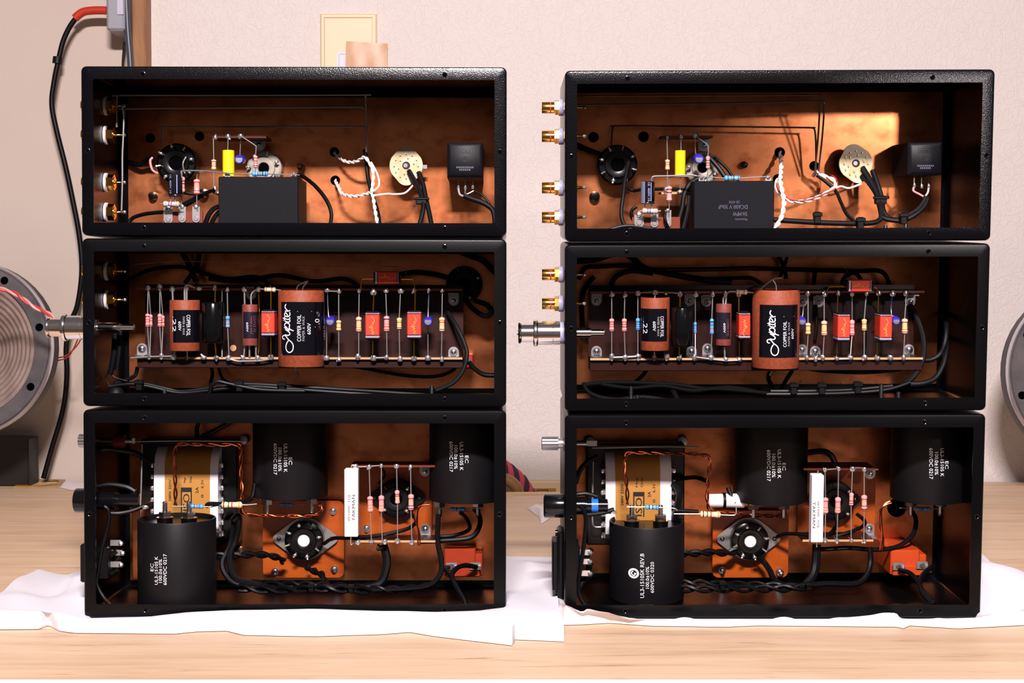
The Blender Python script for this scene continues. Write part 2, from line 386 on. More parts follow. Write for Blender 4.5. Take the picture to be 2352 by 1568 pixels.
# loudspeaker drivers leaning at the back of the bench
def speaker(cx, cy, rpx, y, label, yaw):
    p = pw(cx, cy, y); r = rpx*y/F; R_ = Matrix.Translation(p) @ Matrix.Rotation(yaw, 4, 'Z') @ Matrix.Rotation(-.10, 4, 'X')
    T = Thing(R_, 'loudspeaker', label, 'loudspeaker', (0,0,0)); ax = Vector((0,1,0)); o = Vector((0,0,0))
    T.part('rim', MB().lathe(o, ax, [(0,r*.965),(-.002,r*.985),(0,r),(.006,r),(.007,r*.9)], 72, caps=False), 'spk_rim')
    T.part('basket', MB().lathe(o, ax, [(.006,r*1.0),(.022,r*1.0),(.03,r*.95),(.08,r*.55),(.11,r*.5),(.11,.01)], 48, caps=False), 'spk_black')
    T.part('gasket', MB().lathe(o, ax, [(.002,r*.966),(-.001,r*.955),(-.001,r*.80),(.004,r*.78)], 72, caps=False), 'spk_gasket')
    prof = []; n = 60
    for i in range(n+1):
        u = i/n; q = r*(.785-.62*u); prof.append((.004+.05*u**1.15+.0012*math.sin(u*58)*(1-u*.4), q))
    T.part('cone', MB().lathe(o, ax, prof, 72, caps=False), 'spk_cone', sharp=80)
    T.part('dust_cap', MB().lathe(o, ax, [(.056,r*.17),(.046,r*.13),(.040,r*.07),(.038,.001)], 36), 'spk_black')
    for k in range(8):
        t = 2*math.pi*(k+.35)/8; q = Vector((r*.88*math.cos(t), 0, r*.88*math.sin(t)))
        T.part('bolt_hole', MB().cyl(q+Vector((0,-.0014,0)), q+Vector((0,.002,0)), .0048, 14), 'hole_dark')
    return T
speaker(-80, 800, 204, 1.70, 'silver rimmed woofer with ribbed grey cone beside the wooden post', -.05)
speaker(2516, 858, 206, 1.70, 'silver rimmed woofer standing away from the wooden post', .05)
mb = MB(); p = [pw(*q, 1.60) for q in ((-30,655),(30,672),(75,702),(120,726),(150,760))]
T = Thing(I4, 'speaker_lead', 'twisted red and pink speaker lead across the ribbed woofer cone', 'wire', p[0])
T.part('strand', MB().twist(p, .0016, .0012, .03), 'wire_red'); T.part('strand', MB().twist(p, .0016, .0012, .03, math.pi), 'wire_pink')
p = [pw(*q, 1.75) for q in ((120,826),(150,820),(170,800),(186,770),(196,740))]
T = Thing(I4, 'bell_wire', 'thin brown bell wire hanging behind the silver connector', 'wire', p[0])
T.part('strand', MB().twist(p, .0009, .0016, .07), 'relay_red'); T.part('strand', MB().twist(p, .0009, .0016, .07, math.pi), 'relay_red')
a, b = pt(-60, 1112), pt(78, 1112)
wbox('shade_box', (a.x-.25, a.y-.02, TBL), (b.x, a.y+.02, TBL+.062), 'spk_black', 'low black box standing in for the shade under the ribbed woofer', 'shade box', bev=.002)  # added black box imitating the shadow below the left driver, no real furniture
# plate with an oval hole, lying at the far left edge of the bench
mb = MB(); ring0 = []; ring1 = []; n = 48
q = [pt(58,1103), pt(150,1104), pt(140,1119), pt(32,1120)]
cx = sum((v for v in (pt(98,1111),)), Vector()); hx, hy = abs(pt(132,1111).x-pt(66,1111).x)/2, abs(pt(98,1104).y-pt(98,1118).y)/2
for k in range(n):
    t = 2*math.pi*k/n; dx, dy = math.cos(t), math.sin(t); m = max(abs(dx), abs(dy)); u, w = dx/m, dy/m
    o_ = (q[3]*(1-u)*(1-w)+q[2]*(1+u)*(1-w)+q[1]*(1+u)*(1+w)+q[0]*(1-u)*(1+w))/4
    ring0.append(Vector((o_.x,o_.y,TBL+.002))); ring1.append(Vector((cx.x+hx*dx, cx.y+hy*dy, TBL+.002)))
dn = Vector((0,0,-.002)); mb.loft([[p+dn for p in ring1],[p+dn for p in ring0],ring0,ring1], closed=True)
single(I4, 'gasket_plate', mb, 'tan_plate', 'tan plate with a large round hole at the bench back edge', 'plate')
def scrap(name, pts, h, m, label, cat):
    mb = MB(); c = sum(pts, Vector())/len(pts); n = len(pts); vs = [p+Vector((0,0,.0004)) for p in pts]
    mid = [c+(p-c)*.55+Vector((0,0,h*random.uniform(.5,1.2))) for p in pts]
    mb.add(vs+mid+[c+Vector((0,0,h*.6))], [(i,(i+1)%n,n+(i+1)%n,n+i) for i in range(n)]+[(n+i,n+(i+1)%n,2*n) for i in range(n)])
    return single(I4, name, mb, m, label, cat, sharp=20)
scrap('plastic_bag', [pt(*q) for q in ((128,1118),(145,1106),(185,1106),(215,1112),(205,1124),(165,1126))], .004, 'plastic_clear', 'crumpled clear plastic bag beside the tan plate', 'bag')
scrap('plastic_scrap', [pt(*q) for q in ((1210,1168),(1222,1162),(1252,1158),(1275,1160),(1270,1185),(1243,1204),(1238,1188),(1225,1178))], .006, 'plastic_clear', 'frosty plastic scrap on the bench by the black fuse cap', 'scrap')
# cream panel, braided cord and hoop behind the bench gap
yp = WALL-.02; a, b = pw(1120, 1106, yp), pw(1300, 1180, yp)
T = Thing(I4, 'outlet_panel', 'cream wooden panel with a tan recessed outlet behind the bench', 'panel', (a.x, yp, b.z-.3))
T.part('board', MB().box((a.x,yp,b.z-.3),(b.x,WALL,a.z),bev=.001), 'cream_wood')
c, e = pw(1205, 1121, yp), pw(1277, 1145, yp); T.part('recess', MB().box((c.x,yp-.001,e.z),(e.x,yp+.001,c.z),bev=.0008), 'tan_recess')
c, e = pw(1233, 1124, yp), pw(1259, 1145, yp); fm = MB()
for g in ((c.x,c.z,e.x,c.z-.0008),(c.x,e.z,c.x+.0008,c.z),(e.x-.0008,e.z,e.x,c.z)): fm.box((g[0],yp-.0016,g[1]),(g[2],yp-.0006,g[3]))
T.part('outlet_outline', fm, 'ink_black')
yr = 1.80; p = [pw(*q, yr) for q in ((1120,1050),(1150,1074),(1175,1093),(1195,1114),(1212,1145),(1220,1190))]
T = Thing(I4, 'braided_cord', 'red and black braided cord behind the bench gap', 'cord', p[-1])
for k in range(6):
    T.part('strand', MB().twist(p, .0052, .0075, .055, k*math.pi/3, 8), 'rope_red' if k % 2 == 0 else 'rope_black')
p = [pw(*q, yr-.03) for q in ((1130,1096),(1160,1100),(1180,1112),(1192,1136),(1196,1180))]
single(I4, 'wooden_hoop', MB().tube(p, .0075, 12), 'hoop_wood', 'brown wooden hoop beside the braided cord', 'hoop')
# ------------------------------------------------------------------ cloths under the stacks
def interp(tab, x):
    if x <= tab[0][0]: return tab[0][1]
    for (x0, y0), (x1, y1) in zip(tab, tab[1:]):
        if x <= x1: return y0+(y1-y0)*(x-x0)/(x1-x0)
    return tab[-1][1]
def cloth(name, label, px0, px1, front, ridge, back, under, seed, waves, dy=0):
    rnd = random.Random(seed); ph = [(rnd.uniform(4,26), rnd.uniform(0,6.28), rnd.uniform(.4,1)) for _ in range(6)]
    n = int((px1-px0)/7); rows = 46; vs = []
    for i in range(n+1):
        px = px0+(px1-px0)*i/n; fe = pt(px, interp(front, px)); be = pt(px, interp(back, px))
        yr = 1.0215 if px < 1293 else 1.030
        rp = interp(ridge, px); hr = max(.002, pw(px, rp, yr-.006).z-TBL)
        y0 = fe.y; y2 = max(be.y, 1.16); X0 = fe.x
        for j in range(rows+1):
            t = j/rows
            if t < .45:
                u = t/.45; y = y0+(yr-.004-y0)*u**1.35; s_ = math.sin(min(1, u*1.02)*math.pi/2)
                z = .0006+(hr-.0006)*s_**.8
                w = sum(a*math.sin(k*(px-px0)/260+f+60*(y-1)) for k, f, a in ph[:3])*.0011*waves*math.sin(math.pi*u)
                z += w
            else:
                u = (t-.45)/.55; y = (yr-.004)+(y2-yr+.004)*u
                inb = any(a0 < px < a1 for a0, a1 in under)
                if inb: z = .0026 if px > 1293 else .0055; z = z if u > .035 else hr+(z-hr)*(u/.035)
                else:
                    e = min([abs(px-q) for a0, a1 in under for q in (a0, a1)]+[200])/60
                    w = 0
                    for q, (k, f, a) in enumerate(ph[:5]): w += a*math.sin((.7+.55*q)*2.6*u+f+(px-px0)*(.010+.006*q))/(1+.5*q)
                    fall = max(0, 1-max(0, (u-.55)/.45)**1.6)
                    rise = min(1, u*4)
                    z = .002+(hr-.002)*max(0, 1-u*2.5)+fall*rise*waves*(.012+.009*w)*min(1, e*.6+.45)
                    z = max(.0012, z)
            x = X0+(px-CX)/F*(y-y0)*.35
            vs.append((x, y, TBL+z))
        # thickness: hem dropped to the bench
    R_ = rows+1
    fs = [(i*R_+j, (i+1)*R_+j, (i+1)*R_+j+1, i*R_+j+1) for i in range(n) for j in range(rows)]
    mb = MB().add(vs, fs); k = len(mb.v)
    edge = [i*R_ for i in range(n+1)]; mb.v += [Vector((mb.v[e].x, mb.v[e].y+.002, TBL+.0002)) for e in edge]
    for i in range(n): mb.f.append((edge[i+1], edge[i], k+i, k+i+1)); mb.m.append(0)
    return single(I4, name, mb, 'cloth', label, 'cloth', sharp=60)
cloth('white_cloth', 'folded white cotton cloth under the stack below the wall switch', -60, 1296,
  [(-60,1450),(0,1447),(90,1446),(112,1437),(135,1450),(170,1455),(400,1457),(450,1452),(520,1450),(560,1460),(720,1463),(880,1458),(940,1453),(1000,1463),(1100,1475),(1178,1484),(1183,1470),(1296,1475)],
  [(-60,1400),(100,1405),(190,1420),(340,1416),(420,1407),(520,1402),(700,1398),(860,1403),(1000,1405),(1100,1402),(1160,1394),(1200,1400),(1296,1400)],
  [(-60,1312),(0,1322),(60,1330),(130,1314),(190,1330),(400,1330),(1000,1300),(1170,1282),(1296,1284)], [(196,1162)], 3, 1.0)
cloth('white_cloth', 'white cloth with a raised fold under the stack away from switch', 1284, 2420,
  [(1284,1437),(1330,1436),(1400,1432),(1500,1439),(1670,1441),(1740,1438),(2060,1441),(2075,1445),(2090,1438),(2200,1445),(2352,1437),(2420,1430)],
  [(1284,1384),(1310,1394),(1337,1411),(1349,1402),(1395,1407),(1445,1424),(1700,1424),(1900,1423),(2060,1408),(2072,1420),(2120,1424),(2252,1419),(2352,1400),(2420,1398)],
  [(1284,1290),(1400,1300),(2100,1280),(2252,1240),(2352,1262),(2420,1268)], [(1300,2252)], 11, 1.0)
# ------------------------------------------------------------------ chassis
def rrect(x0, x1, z0, z1, r, d, n=5):
    out = []
    for cx, cz, a0 in ((x1-r, z1-r, 0), (x0+r, z1-r, 90), (x0+r, z0+r, 180), (x1-r, z0+r, 270)):
        for k in range(n): a = math.radians(a0+90*k/(n-1)); out.append((cx+r*math.cos(a), d, cz+r*math.sin(a)))
    return out
def chassis(S, lv):
    zt, zb = ZT[lv], ZB[lv]; L = S is SL
    words = {1:'glossy black metal chassis on top of the ', 2:'black metal chassis in the middle of the ', 3:'tall black metal chassis at the bottom of the '}[lv]+S.words
    T = Thing(S.W, 'amplifier_chassis', words, 'chassis', (0, .05, zb), 'open black chassis with copper lining')
    fl = .0088; ft = .0094 if lv < 3 else .0098
    def R_(e, r, d, ft_=0): return rrect(-HW+e, HW-e, zb+e+(ft_), zt-e-(ft_), r, d)
    rings = [R_(.0015,.0025,.1105), R_(.0015,.0025,.0016), rrect(-HW+fl,HW-fl,zb+ft,zt-ft,.0008,.0016), rrect(-HW+fl,HW-fl,zb+ft,zt-ft,.0008,0),
             R_(.0022,.0026,0), R_(.0010,.0032,.00025), R_(.0003,.0036,.0010), R_(0,.0038,.0024), R_(0,.0038,.111), R_(.0008,.003,.112)]
    T.part('shell', MB().loft(rings), 'paint_sparkle' if lv == 1 else 'black_paint', sharp=30)
    cp = MB(); e = .0065 if L else .006
    cp.box((-HW+e, DB, zb+.0072), (HW-e, DB+.0012, zt-.0072)); C_ = T.part('copper_lining', cp, 'copper', label='stained copper sheet lining the back')
    for x, z in ((-.108, zt-.0058), (.108, zt-.0058), (-.108, zb+.0056), (.108, zb+.0056), (-HW+.0048, (zt+zb)/2), (HW-.0048, (zt+zb)/2)):
        h = MB().lathe((x,-.00025,z), (x,.004,z), [(0,.0016),(.02,.0019),(.1,.0019)], 14, caps=False)
        h.lathe((x,-.00025,z), (x,.004,z), [(0,.0016),(.05,.0012),(.09,.0012)], 14, caps=False)
        hs = T.part('screw_hole', h, 'black_gloss'); T.part('bore', MB().cyl((x,-.0001,z), (x,.0008,z), .0012, 12), 'hole_dark', hs)
    return T, C_
CH = {}
for S in (SL, SR):
    for lv in (1, 2, 3): CH[(S is SL, lv)] = chassis(S, lv)
def hole(S, lv, px, py, r, m='hole_dark'):
    T, C_ = CH[(S is SL, lv)]; p = P(S, px, py, DB); q = mpp(S, py, DB)*r
    T.part('hole', MB().lathe(p+Vector((0,-.0003,0)), p+Vector((0,.001,0)), [(0,q),(.3,q*1.02),(1,q*1.02)], 20), m, C_)
def stud(S, lv, px, py, r, d0, m='bakelite', label=None):
    T, C_ = CH[(S is SL, lv)]; p = P(S, px, py, d0); q = mpp(S, py, d0)*r; b = Vector((p.x, DB, p.z))
    mb = MB().lathe(p, b, [(0,q*.5),(.06,q*.86),(.3,q),(1,q)], 16); mb.cyl(p-Vector((0,.0002,0)), p+Vector((0,.0005,0)), q*.35, 6)
    T.part('screw_head', mb, m)
def bolt(S, lv, px, d, h, r=.0016, nut=True):     # bolt standing up from the chassis floor
    T, C_ = CH[(S is SL, lv)]; x = P(S, px, (300,750,1300)[lv-1], d).x; z = ZB[lv]+.0015; mb = MB().cyl((x,d,z), (x,d,z+h), r, 12)
    if nut: mb.cyl((x,d,z), (x,d,z+.003), r*2, 6)
    T.part('bolt', mb, 'steel')
# ------------------------------------------------------------------ component builders
def PP(S, p, d): return P(S, p[0], p[1], p[2] if len(p) > 2 else d)
V = Vector
def rbands(s): return [(float(x[1:]), x[0]) for x in s.split()] if s else []
def resistor(S, lv, a, b0, b1, c, w, d, body, bands, desc, lead='dull_tin', group=None, lw=.00042):
    p0, p1 = PP(S, b0, d), PP(S, b1, d); r = w*.5*mpp(S, b0[1], d)
    T = Thing(S.W, 'resistor', '%s, %s' % (desc, loc(S, lv)), 'resistor', p1, group)
    pr = [(0,.25),(.03,.62),(.07,.92),(.10,1),(.20,1),(.27,.87),(.73,.87),(.80,1),(.90,1),(.93,.92),(.97,.62),(1,.25)]
    B_ = T.part('body', MB().lathe(p0, p1, [(t, q*r) for t, q in pr], 16), 'res_'+body, sharp=60)
    for t, k in rbands(bands):
        q = interp(pr, t)*r*1.025; mb = MB().lathe(p0+(p1-p0)*(t-.028), p0+(p1-p0)*(t+.028), [(0,q*.97),(0.05,q),(.95,q),(1,q*.97)], 16, caps=False); T.part('band', mb, 'band_'+k, B_)
    if a: T.part('lead', MB().tube([PP(S, q, d) for q in a]+[p0], lw, 6, sub=5), lead)
    if c: T.part('lead', MB().tube([p1]+[PP(S, q, d) for q in c], lw, 6, sub=5), lead)
    return T
SQ = [(.46,.11),(.57,.19),(.66,.29),(.59,.33),(.48,.34),(.6,.39),(.42,.46),(.29,.53),(.55,.5),(.42,.56),(.57,.59),(.4,.64),(.61,.69),(.46,.74),(.6,.77)]
def red_cap(S, lv, x0, x1, y0, y1, d, desc, leads, horiz=False, flip=False, depth=.014):
    p0, p1 = P(S, x0, y1, d), P(S, x1, y0, d); ax0, ax1 = (p0.x, p1.x) if horiz else (p0.z, p1.z); Ln = ax1-ax0
    T = Thing(S.W, 'film_capacitor', '%s, %s' % (desc, loc(S, lv)), 'capacitor', (p0+p1)/2, 'red boxed film capacitors')
    def seg(t0, t1, e, m, name, bev=.0009):
        if horiz: q0, q1 = V((ax0+Ln*t0, d-e, p0.z-e)), V((ax0+Ln*t1, d+depth+e, p1.z+e))
        else: q0, q1 = V((p0.x-e, d-e, ax0+Ln*t0)), V((p1.x+e, d+depth+e, ax0+Ln*t1))
        return T.part(name, MB().box(q0, q1, bev=bev), m)
    seg(-.06, 1.06, -.0003, 'amt_end', 'case')
    sl = seg(.10, .94, 0, 'amt_red', 'sleeve', .0007)
    seg(0, .11, .00006, 'amt_silver', 'end_band', .0006); seg(.93, 1.0, .00006, 'amt_silver', 'end_band', .0006)
    mb = MB(); W_ = (p1.z-p0.z) if horiz else (p1.x-p0.x); pts = []
    for u, v in SQ:
        v_ = v if not flip else 1-v; u_ = u if not flip else 1-u
        pts.append((ax1-Ln*(v_*1.05+.02), p0.z+W_*(1-u_)) if horiz else (p0.x+W_*u_, ax1-Ln*(v_*1.05+.02)))
    mb.ribbon(pts, .0003, lambda x, z: d-.0002); T.part('signature', mb, 'ink_yellow', sl)
    for L_ in leads: T.part('lead', MB().tube([PP(S, q, d+depth*.5) for q in L_], .0005, 6, sub=5), 'gold_lead')
    return T
def cylmap(cx, cd_, R_, eps=.00022): return lambda x, z: cd_-math.sqrt(max(1e-9, R_*R_-(x-cx)**2))-eps
def patch(cx, cd_, R_, x0, x1, z0, z1, eps=.0001, n=28):
    a0, a1 = [math.asin(max(-1, min(1, (x-cx)/R_))) for x in (x0, x1)]; vs = []
    for i in range(n+1):
        a = a0+(a1-a0)*i/n; vs += [(cx+(R_+eps)*math.sin(a), cd_-(R_+eps)*math.cos(a), z) for z in (z0, z1)]
    return MB().add(vs, [(2*i, 2*i+2, 2*i+3, 2*i+1) for i in range(n)])
def vtext(mb, S, s, px, y0, y1, w, d, fn, up=True, mi=0):
    """vertical text centred on column px, from y0 to y1 (pixels), glyph height w px, reading up or down"""
    m = w/2; A = P(S, px, (y0+y1)/2, d)
    if up: a = P(S, px+m, max(y0, y1), d); b = P(S, px+m, min(y0, y1), d); c = P(S, px-m, max(y0, y1), d)
    else: a = P(S, px-m, min(y0, y1), d); b = P(S, px-m, max(y0, y1), d); c = P(S, px+m, min(y0, y1), d)
    put_text(mb, s, (a.x, a.z), (b.x-a.x, b.z-a.z), (c.x-a.x, c.z-a.z), fn, mi)
JUP = [  # script strokes in (px, py) of the label
 [(95,965),(60,955),(50,920),(80,897),(118,915),(165,970),(225,1020),(250,1085),(232,1160),(180,1190),(132,1160),(115,1100),(130,1035),(162,985)],
 [(98,885),(150,897),(185,880),(180,845),(100,792)], [(100,795),(165,808),(188,790),(180,765)],
 [(78,762),(160,785),(255,818)], [(140,765),(95,735),(95,700),(130,683),(172,697),(186,730),(170,760)],
 [(92,652),(160,668),(188,655),(186,630)], [(66,636),(74,642)],
 [(55,600),(150,622),(186,610),(188,585)], [(92,640),(90,570)],
 [(150,575),(135,530),(105,508),(90,530),(105,565),(155,575),(190,545),(185,500)],
 [(95,480),(150,480),(195,470)], [(145,470),(105,430),(100,395),(118,360)]]
def jupiter(S, lv, x0, x1, y0, y1, yb0, yb1, dc, desc, lab, tx, leads, script=None, brown='jup_brown', label='label_black', tiltx=0, texts=()):
    """paper-in-wax capacitor: brown tube with a black label"""
    ym = (y0+y1)/2; c = P(S, (x0+x1)/2, ym, dc); R_ = (P(S, x1, ym, dc-.01).x-P(S, x0, ym, dc-.01).x)/2
    df = dc-R_; z1, z0 = P(S, 0, y0, df).z, P(S, 0, y1, df).z; zb1, zb0 = P(S, 0, yb0, df).z, P(S, 0, yb1, df).z
    T = Thing(S.W, 'axial_capacitor', '%s, %s' % (desc, loc(S, lv)), 'capacitor', (c.x, dc, z0))
    T.part('tube', MB().lathe((c.x,dc,z0), (c.x,dc,z1), [(0,R_*.9),(.004,R_*.985),(.012,R_),(.988,R_),(.996,R_*.985),(1,R_*.93),(1,R_*.9),(.985,R_*.88)], 48), brown, sharp=50)
    lx0, lx1 = [P(S, q, ym, df).x for q in lab]
    lb = T.part('label', patch(c.x, dc, R_, lx0, lx1, zb0, zb1), label)
    fn = cylmap(c.x, dc, R_, .0002); mb = MB(); mb2 = MB()
    for s, px, ya, yb_, w, up, ink in texts: vtext(mb if ink else mb2, S, s, px, ya, yb_, w, df, fn, up)
    if script:
        ox, oy, k = script
        for st in JUP:
            mb.ribbon([(lambda q: (q.x, q.z))(P(S, ox+X*k, oy+Y*k, df)) for X, Y in st], .00075, fn)
    if mb.v: T.part('print', mb, 'ink_white', lb)
    if mb2.v: T.part('fine_print', mb2, 'ink_grey' if brown == 'jup_brown' else 'ink_mauve', lb)
    for L_ in leads: T.part('lead', MB().tube([PP(S, q, dc) for q in L_], .0007, 7, sub=6), 'tin')
    return T
def can_cap(S, lv, px, R_, dc, y0, y1, up, desc, texts, studs, logo=None, border=False):
    """large black can capacitor; up: studs on top"""
    df = dc-R_; c = P(S, px, (y0+y1)/2, dc)
    z1, z0 = (P(S, px, y0, df).z, P(S, px, y1, df).z)
    if up: z0 = ZB[lv]+.0015; z1 = P(S, px, y0, dc).z
    else: z1 = ZT[lv]-.0016
    T = Thing(S.W, 'can_capacitor', '%s, %s' % (desc, loc(S, lv)), 'capacitor', (c.x, dc, z0))
    h = z1-z0; k = .0016/h
    pr = [(0,R_*.96),(k*.6,R_*.99),(k*1.4,R_),(1-k*.5,R_),(1,R_*.985),(1,R_*.955),(1-k*2.2,R_*.945)]
    a, b = V((c.x,dc,z0)), V((c.x,dc,z1))
    if not up: a, b = b, a
    T.part('can', MB().lathe(a, b, pr, 56, caps=True), 'cap_sleeve', sharp=50)
    e = (b-a).normalized()
    T.part('end_disc', MB().cyl(b-e*.0036, b-e*.0028, R_*.945, 40), 'bakelite')
    for sx, sd in studs:
        q = P(S, sx, (y0 if up else y1), dc+sd); q = V((q.x, dc+sd, b.z))-e*.003
        st = T.part('terminal_stud', MB().lathe(q, q+e*.016, [(t/16, .0019*(1 if t % 2 else .86)) for t in range(4, 16)]+[(1,.0012)], 10), 'steel')
        T.part('insulator', MB().cyl(q, q+e*.0036, .0058, 20), 'bakelite', st)
        T.part('nut', MB().cyl(q+e*.0042, q+e*.0082, .0046, 6), 'steel' if S is SL else 'dark_tin', st)
        T.part('solder_tag', MB().cyl(q+e*.0036, q+e*.0042, .0062, 16), 'gold', st)
    mb = MB(); fn = cylmap(c.x, dc, R_, .00025)
    for s, x, ya, yb_, w in texts: vtext(mb, S, s, x, ya, yb_, w, df, fn, up)
    if logo:
        lx, ly, lr = logo; q = P(S, lx, ly, df); r = lr*mpp(S, ly, df)
        vs = []; n = 28
        for j in range(n): t = 2*math.pi*j/n; vs += [(q.x+r*math.cos(t), q.z+r*math.sin(t)), (q.x+r*.62*math.cos(t), q.z+r*.62*math.sin(t))]
        mb.add([(x, fn(x, z), z) for x, z in vs], [(2*j, (2*j+2) % (2*n), (2*j+3) % (2*n), 2*j+1) for j in range(n)])
        mb.ribbon([(q.x-r*.1,q.z+r*.45),(q.x-r*.42,q.z),(q.x,q.z-r*.42),(q.x+r*.4,q.z),(q.x+r*.05,q.z)], r*.2, fn)
    T.part('print', mb, 'ink_white')
    return T
def small_elec(S, lv, px, py, r, d, desc, leads):   # blue electrolytic seen end-on
    p = P(S, px, py, d); q = r*mpp(S, py, d)
    T = Thing(S.W, 'electrolytic_capacitor', '%s, %s' % (desc, loc(S, lv)), 'capacitor', p)
    T.part('sleeve', MB().lathe(p, p+V((0,.012,.001)), [(0,q*.72),(0,q*.9),(.05,q),(.8,q),(.86,q*.93),(.92,q),(1,q*.95)], 22), 'blue_sleeve')
    tp = T.part('end_cap', MB().cyl(p+V((0,-.0001,0)), p+V((0,.0005,0)), q*.72, 20), 'alu_top')
    T.part('score', MB().box(p+V((-q*.6,-.0002,-.0002)), p+V((q*.6,.0002,.0002))), 'dull_tin', tp)
    for L_ in leads: T.part('lead', MB().tube([PP(S, s, d+.011) for s in L_], .0004, 6), 'tin')
    return T
def cable(S, lv, pts, r, desc, name='wire', m='vinyl', cat='wire', d=.06, full=False, group=None, n=8):
    p = [PP(S, q, d) for q in pts]
    return single(S.W, name, MB().tube(p, r*.001, n, sub=6), m, desc if full else '%s, %s' % (desc, loc(S, lv)), cat, group, base=p[-1])
def pair(S, lv, pts, r, gap, pitch, desc, m1, m2=None, name='twisted_pair', cat='wire', d=.06, group=None):
    p = [PP(S, q, d) for q in pts]; T = Thing(S.W, name, '%s, %s' % (desc, loc(S, lv)), cat, p[-1], group)
    T.part('strand', MB().twist(p, r*.001, gap*.001, pitch*.001), m1); T.part('strand', MB().twist(p, r*.001, gap*.001, pitch*.001, math.pi), m2 or m1); return T
def tie(S, lv, px, py, d, w=.007, h=.004, name='cable_clip', desc=''):
    p = P(S, px, py, d); mb = MB().box(p+V((-w*.35,-.002,-h)), p+V((w*.35,.004,h)), bev=.0006); mb.box(p+V((-w*.5,-.0028,h*.2)), p+V((w*.5,.0005,h*.9)), bev=.0005)
    return single(S.W, name, mb, 'black_plastic', '%s, %s' % (desc, loc(S, lv)), 'clip', 'nylon clips', base=p)
def jack(S, lv, py, d, desc):
    x = -HW; z = P(S, 200 if S is SL else 1290, py, d).z; A = lambda t: V((x+t*.001, d, z))
    T = Thing(S.W, 'phono_jack', '%s, %s' % (desc, loc(S, lv)), 'jack', A(0), 'gold phono jacks')
    pr = [(-15.5,3.6),(-15.6,4.1),(-15.2,4.3),(-9.6,4.3),(-9.4,4.05),(-8.9,4.05),(-8.7,4.3),(-6.4,4.3),(-6.2,5.0),(-5.8,5.0)]
    T.part('sleeve', MB().lathe(A(0), A(1), [(t, r*.001) for t, r in pr], 24), 'gold')
    T.part('colour_ring', MB().cyl(A(-9.5), A(-8.8), .00415, 24), 'wire_red')
    T.part('flange', MB().cyl(A(-6.2), A(-2.6), .0056, 6, phase=.3), 'gold')
    T.part('outer_washer', MB().lathe(A(-3.0), A(0), [(0,.0052),(0,.0062),(.8,.0062),(1,.0060)], 28), 'nylon_blue')
    T.part('thread', MB().cyl(A(0), A(9), .0042, 20), 'gold')
    T.part('inner_washer', MB().lathe(A(1.6), A(3.4), [(0,.0068),(.1,.0072),(.9,.0072),(1,.0066)], 28), 'white_nylon')
    T.part('nut', MB().cyl(A(3.5), A(8.6), .0062, 6, phase=.5), 'gold')
    T.part('pin', MB().lathe(A(9), A(16.5), [(0,.0011),(.6,.0011),(.65,.0008),(1,.0008)], 10), 'gold')
    T.part('solder', MB().sphere(A(16), .0016, 8), 'solder')
    return T
def bnc(S, lv, py, d, desc):
    x = -HW; z = P(S, 200 if S is SL else 1290, py, d).z; A = lambda t: V((x+t*.001, d, z)); k = 1
    T = Thing(S.W, 'coax_connector', '%s, %s' % (desc, loc(S, lv)), 'connector', A(0))
    T.part('tip', MB().cyl(A(-34.5), A(-33), .0016, 10), 'dull_tin')
    T.part('end_cap', MB().lathe(A(0), A(1), [(-33.5,.0068),(-33.3,.0076),(-32.4,.0080),(-31.4,.0076),(-31,.0068),(-22,.0068)], 40), 'chrome')
    T.part('knurled_ring', MB().lathe(A(0), A(1), [(-22.4,.0088),(-22,.0098),(-20.6,.0102),(-19.3,.0098),(-18.8,.0088)], 48), 'chrome')
    T.part('coupling', MB().lathe(A(0), A(1), [(-19,.0088),(-8.2,.0088),(-8,.0083),(-7.6,.0083),(-7.4,.0088),(-2.6,.0088)], 40), 'chrome')
    T.part('washer', MB().cyl(A(-2.6), A(0), .0082, 32), 'nylon_blue')
    T.part('inner_nut', MB().cyl(A(1.6), A(3.6), .0066, 6), 'steel')
    T.part('barrel', MB().lathe(A(0), A(1), [(1,.0036),(20,.0036),(20.4,.0030),(21,.0030),(21.2,.0026),(30,.0024),(30.6,.0016)], 24), 'chrome')
    return T
